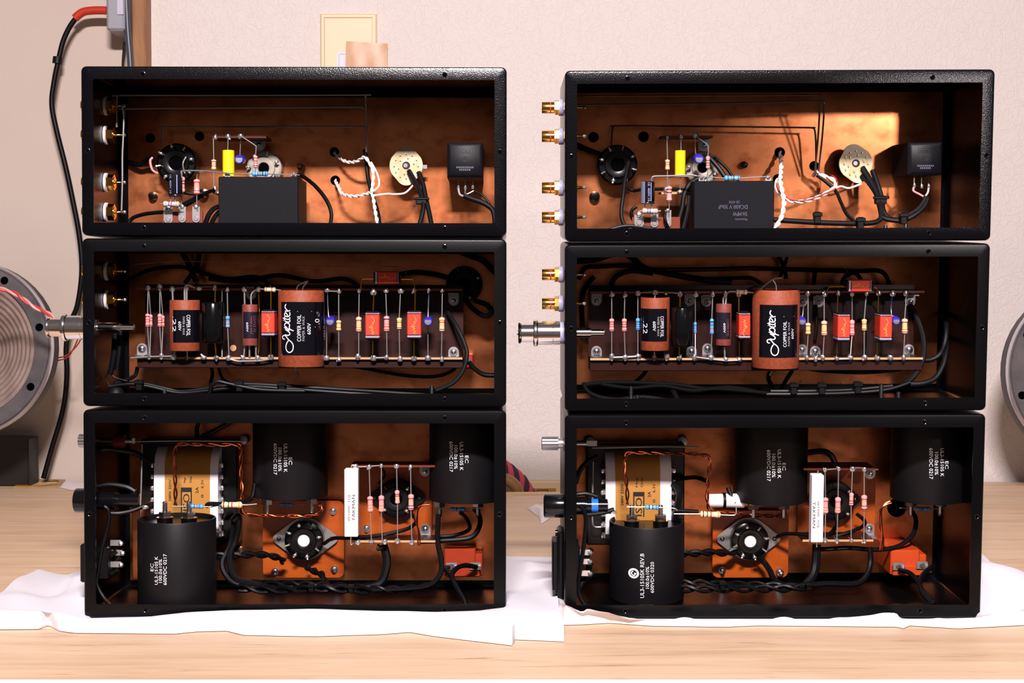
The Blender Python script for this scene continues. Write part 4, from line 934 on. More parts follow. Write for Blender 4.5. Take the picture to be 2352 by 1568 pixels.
cable(S,1,[(1583,450,.054),(1581,475,.052),(1576,500,.05),(1568,532,.048)],1.7,'grey-black cable tucked beside the capacitor box',m='rubber')
cable(S,1,[(1462,474,.052),(1452,482,.052),(1450,495,.052),(1456,508,.053)],1.3,'short black loop at the lug strip')
cable(S,1,[(1528,486,.048),(1527,500,.046),(1531,515,.046),(1538,528,.048)],1.2,'black wire folded over the last solder lug')
cable(S,1,[(1630,362,.08),(1650,385,.078),(1664,405,.076)],1.8,'black wire leaving the ceramic socket')
cable(S,1,[(1640,360,.082),(1668,385,.08),(1684,408,.078)],1.2,'thin black wire leaving the ceramic socket')
pair(S,1,[(1791,350,.1),(1795,372,.09),(1794,395,.08),(1793,415,.07),(1797,440,.062),(1801,465,.055),(1797,492,.048),(1788,512,.044),(1776,530,.04)],.95,.9,14,'white twisted pair dropping past the capacitor box','wire_white')
pair(S,1,[(1786,411,.1),(1783,428,.09),(1792,446,.08),(1812,460,.076),(1840,463,.074),(1870,456,.074),(1900,442,.076),(1919,428,.08),(1914,413,.084),(1896,405,.086),(1880,400,.086)],.85,.8,14,'white and red twisted pair sweeping below the bus wires','wire_white','wire_white')
cable(S,1,[(1783,420,.088),(1790,440,.08),(1815,457,.074),(1850,460,.072),(1890,446,.073),(1922,430,.078),(1920,410,.084),(1910,402,.088)],.4,'thin red wire wound with the white pair',m='wire_red')
cable(S,1,[(1918,432,.078),(1932,428,.078),(1950,432,.08),(1978,422,.084)],.8,'single white wire to the cream rotary switch',m='wire_white')
cable(S,1,[(1876,402,.086),(1900,420,.084),(1920,440,.08),(1932,466,.072),(1945,492,.064),(1968,512,.058)],1.3,'thin black wire curving under the rotary switch')
cable(S,1,[(1868,404,.09),(1876,394,.086),(1882,400,.086)],1.3,'solder cluster where the bus wires end','solder_cluster','solder','solder')
rotary(S,1,1966,375,.084,'cream wafer rotary switch beside the black potentiometer',.25)
cable(S,1,[(1981,384,.082),(2000,415,.076),(2015,445,.07),(2024,480,.062),(2020,505,.058),(1985,513,.055),(1880,511,.052),(1770,504,.05)],2.0,'black cable from the rotary switch along the chassis lip',m='rubber')
cable(S,1,[(2004,392,.083),(2014,420,.077),(2025,455,.07),(2029,485,.062),(2044,503,.058),(2075,502,.056),(2104,486,.056),(2120,468,.058),(2127,452,.06)],2.0,'black cable looping from rotary switch to potentiometer',m='rubber')
cable(S,1,[(1979,404,.084),(1996,420,.078),(2014,448,.071),(2022,480,.063),(2030,500,.058),(2070,506,.054),(2100,494,.054),(2122,474,.057),(2130,454,.06)],2.0,'second black cable looping to the potentiometer',m='rubber')
tie(S,1,2023,459,.066,.012,.0032,'cable_tie','black cable tie around the switch cables')
for x,y,w in ((1877,500,'between capacitor box and bus wires'),(1976,512,'under the rotary switch'),(2075,501,'under the potentiometer')): tie(S,1,x,y,.05,.007,.0045,desc='black cable clip '+w)
pot(S,1,2086,2166,327,402,.058,'square black potentiometer with worn pale marking',[(2100,426),(2117,428),(2133,428)],False)
cable(S,1,[(2100,428,.07),(2098,438,.068),(2112,446,.064),(2122,452,.062)],.8,'pink wire at the potentiometer pin',m='wire_pink')
cable(S,1,[(2133,430,.07),(2131,442,.066),(2124,452,.062)],.7,'white wire at the potentiometer pin',m='wire_white')
bolt(S,1,2085,.05,.0105,.0016,False); bolt(S,1,2038,.05,.0092,.0016,False)
# ================================================================== MIDDLE CHASSIS
S = SL; lv = 2; D = .045
tops = [(340,660),(367,657),(396,663),(430,662),(458,662),(494,659),(523,664),(561,664),(594,664),(622,662),(752,666),(779,669),(825,668),(858,672),(887,668),(921,668),(952,666),(985,665),(1016,667)]
bots = [(343,816),(371,816),(399,820),(430,822),(468,821),(497,821),(525,822),(558,821),(592,822),(622,820),(750,822),(779,826),(822,818),(858,822),(888,820),(919,824),(951,823),(983,822),(1015,825)]
terminal_board(S,2,312,1062,664,823,tops,bots,[(327,800,True),(1042,690,False),(1042,808,True),(577,676,False)],'long brown terminal board crowded with capacitors')
def vres(S,lv,x,y0,y1,w,body,bands,desc,yt=667,yb=820,dx=0,d=D,xt=None,xb=None):
    return resistor(S,lv,[(x if xt is None else xt,yt,.046)],(x,y0),(x+dx,y1),[(x if xb is None else xb,yb,.046)],w,d,body,bands,desc)
vres(S,2,339,720,751,10,'pink','K.2 R.45 R.62 K.85','pink resistor nearest the chrome connector',xt=340,xb=343)
vres(S,2,346,722,751,9,'pink','K.25 R.5 K.85','pink resistor doubled behind its twin nearest the connector',xt=342,xb=344,d=.052)
vres(S,2,367,720,751,10,'pink','R.25 R.5 K.68 R.85','second pink resistor along the terminal board',xt=367,xb=371)
vres(S,2,374,724,751,8,'pink','R.25 K.6 R.85','pink resistor doubled behind the second pink resistor',xt=369,xb=371,d=.052)
jupiter(S,2,390,459,688,806,711,786,.044,'brown and black wax capacitor marked point two two',(396,458),None,
  [[(424,690),(424,665),(427,655),(436,655),(448,661)],[(397,690),(396,664)],[(429,690),(429,664)],[(429,804),(430,822)],[(401,804),(400,820)]],
  texts=(('COPPER FOIL',432,723,771,8,False,1),('PAPER & WAX',422,727,769,5,False,0),('600V',413,738,759,7,False,1),('.22',399,726,762,9,False,1)))
bus(S,2,[(396,662,.046),(440,659,.046),(494,658,.046)],'tinned link wire above the marked wax capacitor',.4)
def dark_cap(S,lv,x0,x1,y0,y1,d,desc,leads):
    a,b=P(S,x0,y1,d),P(S,x1,y0,d); r=(b.x-a.x)/2; c=V(((a.x+b.x)/2,d+r,a.z))
    T=Thing(S.W,'film_capacitor','%s, %s'%(desc,loc(S,lv)),'capacitor',c)
    T.part('body',MB().lathe(c,V((c.x,c.y,b.z)),[(0,r*.8),(.02,r*.93),(.05,r),(.95,r),(.98,r*.93),(1,r*.8)],30),'glass_black')
    for L_ in leads: T.part('lead',MB().tube([PP(S,q,d+r) for q in L_],.0005,6),'gold_lead')
    return T
dark_cap(S,2,459,510,693,788,.034,'glossy plain black capacitor beside the marked wax capacitor',[[(494,662),(494,694)],[(494,787),(496,820)]])
vres(S,2,510,726,752,7,'blue2','B.3 B.55 R.75','blue resistor half behind the glossy black capacitor',d=.058)
vres(S,2,523,725,753,10,'blue','K.3 R.42 R.68 D.84','blue resistor in front of the board hole',xt=522,xb=526)
CHT=CH[(True,2)]
p=P(S,536,799,.0738); single(S.W,'eyelet',MB().lathe(p+V((0,-.0006,0)),p+V((0,.0004,0)),[(0,.0019),(0,.0024),(1,.0024)],18),['board_edge'],'pale eyelet hole in terminal board beside small wax capacitor, %s'%SL.words,'eyelet')
jupiter(S,2,556,592,698,793,715,776,.046,'slim brown wax capacitor with faint print',(558,591),None,
  [[(561,664),(562,700)],[(577,700),(577,678),(584,668),(595,663),(608,663)],[(562,793),(560,818)],[(573,792),(573,820)],[(588,792),(588,815),(592,822)]],brown='jup_small',label='label_dull',
  texts=(('COPPER FOIL',584,725,768,6,False,0),('PAPER & WAX',577,727,767,4,False,0),('600V',568,740,762,5,False,1)))
resistor(S,2,[(596,663)],(607,664),(634,665),[(645,666)],12,.043,'cream','N.2 V.66','cream resistor lying level beside the large wax capacitor','tin')
cable(S,2,[(594,670,.048),(596,740,.05),(594,800,.05),(592,820,.047)],.45,'gold wire beside the slim wax capacitor',m='gold_lead')
red_cap(S,2,600,630,714,771,.036,'red boxed capacitor beside the slim wax capacitor',[[(622,662),(622,712)],[(622,774),(622,820)]])
jupiter(S,2,639,745,665,843,692,815,.046,'large brown wax capacitor marked one microfarad',(643,743),None,
  [[(681,668),(683,658),(690,652),(708,645)],[(695,668),(697,658),(706,648)],[(679,842),(681,852),(687,860)]],script=(640,650,1/7.468),
  texts=(('COPPER FOIL',687,723,784,9,True,1),('PAPER & WAX',697,726,783,5.5,True,0),('600V',709,742,768,8,True,1),('1.0',726,732,752,9,True,1),('uF',728,716,726,6,True,0),('__________',699,714.5,715.5,32,True,1),('MADE IN USA',738,730,780,2.5,True,0)))
small_elec(S,2,758,738,10.5,.042,'blue electrolytic beside the large wax capacitor',[[(752,666,.046),(753,700),(755,730)],[(750,750),(750,790),(750,822,.046)]])
vres(S,2,778,735,760,12,'tan','N.25 Y.45 V.68 Y.85','tan resistor beside the large wax capacitor',yt=670,yb=824)
vres(S,2,824,727,763,13.5,'beige','N.22 Y.55 O.70 R.84','beige resistor with orange bands before the red boxes',yb=818,xt=825)
red_cap(S,2,839,871,718,777,.036,'first of two red boxed capacitors beside blue electrolytic',[[(859,670),(857,714)],[(856,782),(856,820)]])
vres(S,2,888,725,762,13.5,'pink','K.2 O.5 R.68 R.84','pink resistor between two red boxed capacitors',xt=886,xb=889)
vres(S,2,917,729,757,12,'tan','Y.25 V.4 Y.58 K.82','tan resistor between two red boxed capacitors',xt=920,xb=918)
red_cap(S,2,935,967,716,776,.036,'red boxed capacitor beside the end electrolytic',[[(954,668),(953,712)],[(951,780),(951,821)]])
small_elec(S,2,983,738,10.5,.042,'blue electrolytic near the board end',[[(985,667,.046),(984,700),(983,730)],[(983,748),(983,790),(983,822,.046)]])
vres(S,2,1015,728,762,13.5,'beige','O.2 R.35 Y.55 N.82','beige resistor at the board end',xt=1016,xb=1014)
red_cap(S,2,861,916,623,651,.036,'red boxed capacitor lying above the terminal board',[[(858,640),(838,640),(830,644),(829,668)],[(922,641),(944,641),(951,645),(953,668)]],True)
bus(S,2,[(310,607,.06),(420,600,.06),(600,605,.06),(700,610,.06),(822,613,.06)],'thin wire stretched high across the board',.28)
bus(S,2,[(855,611,.055),(905,612,.055),(926,614,.055),(932,620,.055),(933,630,.055)],'thin bent wire above the lying red capacitor',.28)
bus(S,2,[(300,822,.045),(345,819,.045),(399,818,.045)],'tinned link wire under the pink resistors',.6,.045,'tin')
bus(S,2,[(527,824,.045),(545,829,.045),(570,829,.045),(600,828,.045),(622,824,.045)],'tinned link wire under the slim wax capacitor',.7,.045,'tin')
bus(S,2,[(752,668,.045),(779,669,.045)],'tinned link wire beside the large wax capacitor',.5,.045,'tin')
bus(S,2,[(858,822,.045),(888,821,.045)],'tinned link wire under the first red capacitor pair',.6,.045,'tin')
# rear clutter of the middle chassis
octal(S,2,1066,652,42,.09,'dark round socket near the board end', None, None, False, 4, 'black_plastic')
cable(S,2,[(1050,575,.09),(1085,588,.09),(1112,600,.085),(1140,628,.08)],2.4,'thick black cable at the upper corner')
cable(S,2,[(1070,690,.085),(1090,712,.08),(1115,726,.075),(1129,716,.072),(1118,700,.072),(1090,690,.078)],2.0,'black cable loop beside the terminal board end')
cable(S,2,[(1028,716,.07),(1048,750,.06),(1066,788,.055),(1072,815,.052),(1062,852,.05),(1038,880,.048),(1000,896,.046)],1.8,'black cable sweeping around the board end',m='rubber')
cable(S,2,[(1078,832,.07),(1092,848,.066),(1112,860,.062),(1140,862,.06)],1.9,'black cable leaving the red terminal block')
a,b=P(S,1063,847,.07),P(S,1086,815,.07)
T=Thing(S.W,'terminal_block','small red terminal block at the board end, %s'%loc(S,2),'terminal block',V((a.x,.08,a.z)))
T.part('body',MB().box((a.x,.076,a.z),(b.x,DB,b.z),bev=.0008),'block_red'); c=P(S,1077,826,.0755); T.part('screw',MB().cyl(c,c+V((0,.002,0)),.0016,12),'steel')
for pts,r,ds in (([(284,655,.1),(300,640,.085),(350,618,.08),(410,612,.085),(450,622,.085),(520,640,.08),(590,636,.082),(625,665,.09),(630,700,.095)],1.6,'dark wire snaking above the pink resistors'),
  ([(418,578,.09),(430,600,.09),(450,645,.085)],2.2,'dark cable dropping behind the marked wax capacitor'),
  ([(458,578,.09),(452,610,.09),(425,650,.085)],1.8,'dark cable crossing behind the marked wax capacitor'),
  ([(480,640,.085),(560,646,.08),(640,632,.08),(720,646,.08),(790,640,.082),(826,662,.09),(836,700,.095)],1.7,'dark wire behind the large wax capacitor top'),
  ([(900,634,.088),(950,625,.088),(1000,630,.088),(1036,640,.088)],2.0,'dark cable towards the round dark socket'),
  ([(760,815,.095),(775,835,.088),(840,846,.085),(930,862,.085),(1000,864,.085),(1040,850,.088),(1050,830,.095)],1.4,'dark wire sagging under the terminal board'),
  ([(484,838,.09),(488,858,.085),(484,880,.07),(486,898,.06)],1.4,'dark wire dropping under the glossy black capacitor'),
  ([(500,838,.09),(512,870,.085),(540,884,.07)],1.2,'thin dark wire under the terminal board'),
  ([(264,765,.05),(263,800,.05),(258,835,.05),(252,860,.05)],2.3,'black cable under the chrome connector barrel'),
  ([(276,760,.045),(274,800,.045),(268,850,.045)],1.9,'second black cable under the chrome connector barrel'),
  ([(316,842,.06),(310,862,.06),(290,872,.055),(262,880,.05)],1.5,'black wire bending under the board corner'),
  ([(292,875,.05),(268,868,.05),(250,858,.05),(243,868,.05),(252,886,.05)],.5,'thin brown wire loop at the chassis corner')):
    cable(S,2,pts,r,ds,m='vinyl')
for k,pts in enumerate(([(250,888,.05),(300,882,.05),(345,888,.05),(410,902,.05),(470,898,.05),(560,888,.05),(650,892,.05),(760,900,.05),(880,908,.05)],[(270,884,.056),(320,880,.056),(380,892,.056),(420,899,.056),(500,888,.056),(560,882,.056),(650,886,.056),(780,894,.056),(1000,908,.05)],[(480,906,.046),(486,886,.046),(500,876,.046),(530,882,.046),(600,895,.046),(700,898,.046)])):
    cable(S,2,pts,1.5,('outer','inner','looped')[k]+' black wire of the floor bundle')
for x,y,w in ((320,884,'under the pink resistors'),(550,886,'under the slim wax capacitor'),(648,889,'under the large wax capacitor')): tie(S,2,x,y,.047,.007,.0042,desc='black cable clip '+w)
p=P(S,267,902,.04); single(S.W,'grommet',MB().lathe(p+V((0,0,-.003)),p+V((0,0,.004)),[(0,.006),(.3,.0062),(.8,.005),(1,.0035)],20),'rubber','rubber grommet on the floor corner, '+loc(S,2),'grommet')
bolt(S,2,377,.04,.008); bolt(S,2,992,.035,.012)
# ---- right, middle
S = SR
tops=[(1405,676),(1436,677),(1465,673),(1505,671),(1530,673),(1562,675),(1598,677),(1637,676),(1666,676),(1697,675),(1855,673),(1894,676),(1925,674),(1957,675),(1990,674),(2018,673),(2050,675),(2080,674)]
bots=[(1405,818),(1436,820),(1466,817),(1503,820),(1531,818),(1560,822),(1595,820),(1633,821),(1667,825),(1698,825),(1853,821),(1873,824),(1890,820),(1922,823),(1953,821),(1986,820),(2015,822),(2045,821),(2075,821)]
terminal_board(S,2,1356,2120,672,823,tops,bots,[(1370,690,False),(1370,806,True),(1584,690,False),(1622,692,False),(1625,800,True),(1588,806,True),(1842,692,False),(1880,693,False),(1842,802,True),(1872,806,True),(2090,692,False),(2087,802,True)],'long brown terminal board crowded with capacitors')
vres(S,2,1405,731,762,11.5,'pink','K.25 R.42 R.6 K.85','pink resistor nearest the chrome connector',xt=1405,yt=678)
vres(S,2,1434,731,762,11.5,'pink','R.25 R.45 K.62 R.85','second pink resistor along the terminal board',xt=1435,xb=1436,yt=678)
vres(S,2,1465,730,759,9.5,'blue','K.3 B.5 B.68 K.84','blue resistor beside the marked wax capacitor',yt=674)
bus(S,2,[(1465,672,.046),(1505,670,.046),(1562,673,.046)],'tinned link wire above the marked wax capacitor',.45,.046,'tin')
bus(S,2,[(1403,821,.045),(1436,820,.045),(1466,818,.045)],'tinned link wire under the pink resistors',.7,.045,'tin')
bus(S,2,[(1600,820,.045),(1636,825,.045),(1668,828,.045),(1698,827,.045)],'tinned link wire under the slim wax capacitor',.6,.045,'tin')
bus(S,2,[(1922,825,.045),(1953,824,.045)],'tinned link wire under the red capacitors',.6,.045,'tin')
jupiter(S,2,1471,1538,688,810,713,788,.044,'brown and black wax capacitor marked point two two',(1472,1533),None,
  [[(1504,692),(1504,682),(1506,671)],[(1503,808),(1503,820)]],
  texts=(('COPPER FOIL',1521,726,774,8,False,1),('PAPER & WAX',1512,728,772,5,False,0),('600V',1503,738,760,7,False,1),('.22',1483,738,767,9,False,1)))
dark_cap(S,2,1544,1595,705,798,.034,'glossy plain black capacitor beside the marked wax capacitor',[[(1562,675),(1562,706)],[(1560,797),(1560,820)]])
vres(S,2,1597,739,766,6.5,'blue','B.3 R.55 B.8','blue resistor half behind the glossy black capacitor',yt=678,d=.055)
vres(S,2,1635,731,769,9.5,'blue','K.2 B.4 R.6 R.74 B.88','blue resistor beside the slim wax capacitor',xt=1637,xb=1633,yt=678)
jupiter(S,2,1644,1680,703,798,722,783,.046,'slim brown wax capacitor with faint print',(1645,1678),None,
  [[(1662,705),(1661,688),(1666,676),(1676,669),(1690,669)],[(1667,705),(1668,676)],[(1664,797),(1665,824)]],brown='jup_small',label='label_dull',
  texts=(('COPPER FOIL',1672,733,772,5,False,0),('600V',1664,742,764,5,False,1)))
resistor(S,2,[(1668,675),(1676,669)],(1690,670),(1717,671),[(1735,672)],11.5,.043,'cream','N.25 V.68','cream resistor lying level beside the large wax capacitor','tin')
red_cap(S,2,1697,1724,719,777,.036,'red boxed capacitor beside the slim wax capacitor',[[(1697,675,.044),(1697,716)],[(1698,782),(1698,824,.046)]],flip=True)
jupiter(S,2,1727,1836,672,853,705,826,.046,'large brown wax capacitor lettered in script',(1748,1835),None,
  [[(1783,676),(1782,655),(1775,643)],[(1742,668),(1768,646),(1780,640),(1796,638)],[(1773,852),(1768,862)]],script=(1757,668,.1245),
  texts=(('COPPER FOIL',1803,738,797,8,True,1),('PAPER & WAX',1813,740,795,5,True,0),('600V',1822,755,779,6,True,1),('__________',1813,726.5,727.5,26,True,1)))
small_elec(S,2,1843,738,9.5,.044,'blue electrolytic beside the large wax capacitor',[[(1850,672,.046),(1846,700),(1843,730)]])
vres(S,2,1856,741,768,12,'tan','K.25 Y.55 V.68 Y.86','tan resistor beside the large wax capacitor',yt=675,xb=1853)
vres(S,2,1893,736,771,14,'beige','N.22 Y.55 O.70 R.84','beige resistor with orange bands before the red boxes',yt=677,xb=1890)
red_cap(S,2,1924,1953,722,782,.036,'first of two red boxed capacitors beside pink resistor',[[(1925,674),(1923,718)],[(1923,787),(1923,822)]],depth=.017)
vres(S,2,1957,734,771,12,'pink','R.25 R.5 O.65 R.85','pink resistor beside a red boxed capacitor',yt=676,xb=1953,d=.054)
vres(S,2,1985,732,760,12,'tan','Y.25 V.42 Y.55 K.82','tan resistor between two red boxed capacitors',yt=675,xt=1990)
red_cap(S,2,2021,2050,722,782,.036,'red boxed capacitor beside the end electrolytic',[[(2018,673),(2017,718)],[(2015,786),(2015,822)]],depth=.017)
small_elec(S,2,2059,737,9.5,.044,'blue electrolytic near the board end',[[(2050,676,.046),(2047,700),(2048,722),(2056,730)]])
vres(S,2,2078,731,767,14,'beige','N.22 Y.5 O.7 R.84','beige resistor at the board end',xt=2082,xb=2075,yt=676)
red_cap(S,2,1949,2003,643,670,.036,'red boxed capacitor lying above the terminal board',[[(1944,658),(1910,658),(1902,662),(1900,675)],[(2008,659),(2014,662),(2018,673)]],True)
for pts,r,ds in (([(1305,606,.1),(1325,600,.09),(1370,595,.09),(1420,580,.09),(1450,590,.09),(1480,615,.085),(1520,625,.085),(1600,640,.08),(1680,648,.08)],2.4,'thick dark cable above the pink resistors'),
  ([(1330,640,.085),(1345,615,.09),(1380,612,.09),(1450,610,.09),(1490,622,.088)],1.8,'dark cable curving in the upper corner'),
  ([(1340,780,.08),(1336,700,.085),(1345,660,.09),(1365,635,.09)],1.9,'dark cable rising beside the chrome connector'),
  ([(1402,660,.08),(1415,635,.085),(1450,622,.088),(1500,628,.088)],2.0,'dark wire hump above the pink resistors'),
  ([(1500,620,.08),(1640,618,.08),(1720,616,.08),(1800,618,.08),(1960,622,.08),(2020,622,.08),(2040,645,.084),(2046,690,.095)],1.8,'long dark cable running above the board'),
  ([(1540,628,.085),(1620,640,.085),(1700,638,.085),(1730,640,.085),(1760,660,.085)],1.5,'dark wire behind the cream level resistor'),
  ([(1785,585,.09),(1800,610,.09),(1806,640,.088)],1.6,'dark wire dropping above the large wax capacitor'),
  ([(1808,590,.09),(1800,615,.09),(1790,640,.088)],1.4,'second dark wire dropping above the large wax capacitor'),
  ([(1930,690,.095),(1935,645,.087),(1950,630,.085),(1965,628,.085),(1978,645,.085),(1982,690,.095)],1.6,'dark wire arch behind the lying red capacitor'),
  ([(1872,618,.09),(1870,640,.09),(1866,690,.095)],1.8,'dark stub wire above the beige resistor'),
  ([(1489,842,.08),(1478,860,.075),(1455,880,.068)],1.5,'dark wire slanting under the marked wax capacitor'),
  ([(1768,855,.08),(1765,870,.075),(1775,890,.065)],1.8,'dark wire under the large wax capacitor'),
  ([(1820,850,.08),(1808,868,.075),(1795,892,.065)],1.6,'second dark wire under the large wax capacitor'),
  ([(1825,820,.095),(1840,842,.088),(1900,852,.085),(1980,855,.085),(2050,850,.085),(2085,842,.088),(2095,820,.095)],1.5,'dark wire sagging under the terminal board'),
  ([(1872,780,.07),(1876,740,.07),(1874,700,.072)],1.3,'dark wire passing behind the beige resistor'),
  ([(1990,815,.05),(1993,780,.056),(1991,745,.062)],1.0,'thin dark wire behind the tan resistor'),
  ([(2085,690,.075),(2108,735,.066),(2121,780,.06),(2119,825,.056),(2100,862,.052),(2072,886,.048)],2.1,'black cable sweeping around the board end'),
  ([(2112,826,.06),(2138,826,.06),(2160,812,.06),(2171,785,.06),(2174,755,.066),(2172,735,.08),(2160,720,.1)],2.0,'black cable curving towards the chassis side'),
  ([(2090,882,.05),(2120,880,.05),(2148,868,.052),(2165,840,.055),(2172,812,.06),(2174,790,.07),(2168,770,.1)],2.1,'lower black cable curving towards the chassis side'),
  ([(1340,880,.06),(1352,900,.052),(1380,912,.046),(1420,917,.042),(1480,911,.04),(1545,922,.036)],1.5,'black wire along the floor corner'),
  ([(1520,880,.07),(1538,890,.062),(1550,905,.052),(1557,924,.042)],2.0,'grey-black wire dropping to the floor lip'),
  ([(1342,884,.06),(1400,878,.06),(1500,880,.06),(1560,884,.058),(1620,893,.055),(1680,890,.053),(1760,904,.05)],1.7,'dark bundle wire along the floor back'),
  ([(1380,882,.056),(1450,891,.056),(1520,886,.055),(1590,897,.053),(1650,893,.052),(1765,903,.048)],1.5,'second dark bundle wire along the floor back')):
    cable(S,2,pts,r,ds,m='wire_matte' if 'bundle' in ds else 'vinyl' if 'dark' in ds else 'rubber')
bus(S,2,[(1530,619,.07),(1640,620,.07),(1740,616,.07)],'thin wire stretched high across the board',.3)
bus(S,2,[(1880,615,.07),(1930,615,.07),(1942,618,.07),(1948,628,.07)],'thin bent wire above the lying red capacitor',.3)
for k,pts in enumerate(([(1760,905,.048),(1860,905,.046),(1960,902,.046),(2040,894,.046),(2090,878,.048)],[(1770,898,.054),(1860,898,.052),(1960,895,.052),(2050,886,.052)])):
    cable(S,2,pts,1.6,('outer','inner')[k]+' black wire of the floor bundle')
for x,y,w in ((1823,892,'under the large wax capacitor'),(1887,892,'under the beige orange-banded resistor'),(1970,890,'under the lying red capacitor')): tie(S,2,x,y,.045,.007,.0045,desc='black cable clip '+w)
bolt(S,2,2027,.03,.014); bolt(S,2,2067,.026,.009,.0016,False); bolt(S,2,1450,.04,.012); bolt(S,2,1465,.035,.006)
# ================================================================== BOTTOM CHASSIS
RC=.0287
S = SL
can_cap(S,3,407,RC,.034,1189,1420,True,'standing black can capacitor with studs up, without logo',(('EC',347,1295,1313,8),('UL3-15105 K',358,1278,1343,8),('100.0±10%',368,1284,1338,8),('600VDC 0217',379,1272,1343,8)),((379,-.004),(434,-.006)))
can_cap(S,3,667,RC,.073,960,1150,False,'hanging black can capacitor between transformer and white resistor',(('EC',667,1050,1067,8),('UL3-15105 K',656,1019,1084,8),('100.0±10%',643,1028,1082,8),('600VDC 0217',632,1018,1090,8)),((614,-.01),(716,-.006)))
can_cap(S,3,1072,RC,.066,960,1158,False,'hanging black can capacitor above the orange contact block',(('EC',1072,1046,1063,8),('UL3-15105 K',1060,1015,1080,8),('100.0±10%',1047,1023,1077,8),('600VDC 0217',1036,1014,1084,8)),((1010,-.004),(1098,-.004)))
transformer(S,3,378,482,354,500,1022,1240,.066,'mains transformer with tan paper wrap and white bobbin',(416,441,1119,1180,418.5,438.5,1129),
  (('ISO',428.5,1133,1172,15),('2A',453,1118,1132,7),('0',465,1135,1142,6),('6.3V',465,1101,1120,6),('280V 320V',391,1100,1150,6),('Magn',425,1096,1108,6),('Orien',438,1094,1108,6)))
mb=MB(); a=P(S,304,1330,.05); b=P(S,321,1165,.05); single(S.W,'copper_bracket',mb.box((a.x,.05,a.z),(b.x,DB,b.z),bev=.0004),'copper','upright copper bracket beside the standing can capacitor, '+loc(S,3),'bracket')
resistor(S,3,[(395,1163)],(438,1162),(468,1163),[(484,1164)],11,.028,'blue','K.3 R.5 B.7','small blue resistor above the capacitor studs','tin')
resistor(S,3,[(484,1164)],(508,1159),(557,1159),[(570,1159),(590,1157)],15,.034,'cream','N.14 G.36 R.52 D.86','cream resistor with green and red bands',  'tin')
cable(S,3,[(474,1164,.032),(480,1157,.032),(510,1157,.036),(550,1152,.042),(575,1146,.048),(582,1130,.052),(584,1112,.056)],1.7,'black wire behind the cream resistor')
pair(S,3,[(403,1160,.03),(403,1120,.034),(401,1065,.038),(402,1035,.04),(410,1020,.04),(450,1020,.042),(500,1021,.044),(540,1020,.046),(553,1030,.048),(553,1080,.05),(556,1140,.05),(555,1168,.052),(562,1179,.055),(600,1184,.058),(650,1184,.06),(700,1185,.062),(728,1180,.064),(740,1170,.066),(733,1156,.068)],.72,.95,21,'twisted bare copper pair bent around the transformer','enamel_copper')
bus(S,3,[(285,1015,.05),(300,1014,.05),(420,1012,.05),(560,1013,.055)],'tinned wire strung above the transformer',.5)
bus(S,3,[(326,1020,.055),(325,1090,.055),(322,1190,.055)],'upright tinned rod beside the transformer',.6)
plate(S,3,604,790,1150,1326,.096,'orange board with a rounded corner and octal socket',[(765,1173,.004),(632,1312,.004),(768,1307,.004)])
octal(S,3,697,1242,45,.082,'octal socket in a grey saddle with white centre','zinc',(75,50),True,8,ph=.25,dback=.096)
plate(S,3,800,992,1066,1238,.097,'dark orange board behind the white power resistor',[(842,1213,.004)])
octal(S,3,910,1146,43,.084,'black four-pin socket behind the pink resistors','black_plastic',(65,44),False,4,'black_plastic',ph=.75,lug_m='gold',dback=.097)
cement(S,3,791,822,1077,1233,.042,'white cement power resistor with print reading upward',(('TAKMAN',812,1136,1196,7),('W10W  1ΩJ',802,1137,1197,7)),True,[[(807,1078),(808,1068),(818,1070)],[(806,1232),(806,1250),(812,1247)]])
T=terminal_board(S,3,806,1000,1070,1243,[(817,1071),(848,1072),(876,1069),(911,1070),(943,1071)],[(822,1246),(853,1245),(884,1244),(913,1242),(946,1246)],[],'short terminal strip with four pink resistors',.05,.076,0,None)
bracket(S,T,977,1214,True,.08,12); bracket(S,T,976,1082,False,.08,12)
bus(S,3,[(820,1072,.049),(848,1071,.049),(876,1068,.049)],'tinned link wire above the pink resistors',.4)
vres(S,3,850,1139,1176,13.5,'pink','R.2 O.55 O.72','pink resistor nearest the white power resistor',1073,1245,1,.046,848,853)
vres(S,3,876,1137,1176,13.5,'pink','R.24 O.6 O.78','second pink resistor from the white power resistor',1070,1246,0,.046,876,878)
vres(S,3,912,1125,1157,11,'pink','N.3 N.42 Y.58','short pink resistor before the black socket hole',1071,1242,1,.046,911,913)
vres(S,3,944,1134,1172,13.5,'pink','K.26 Y.5 V.70 N.86','pink resistor farthest from the white power resistor',1072,1244,0,.046,943,946)
pair(S,3,[(986,1157,.05),(966,1162,.05),(957,1175,.05),(957,1200,.05),(962,1225,.05),(962,1252,.05)],.7,.8,40,'enamelled copper pair beside the pink resistors','enamel_copper')
contact_block(S,3,1020,1108,1262,1325,.078,'reddish contact block with two solder lugs','relay_red',((1037,1300),(1092,1300)),1092)
resistor(S,3,[(1005,1168)],(1033,1169),(1069,1169),[(1105,1166)],10,.06,'blue2','B.25 K.45 B.7','blue resistor beneath the capacitor above the contact block')
resistor(S,3,[(620,1158)],(640,1158),(673,1159),[(700,1157)],9,.07,'blue2','B.25 K.45 B.7','blue resistor beneath the capacitor above the octal socket')
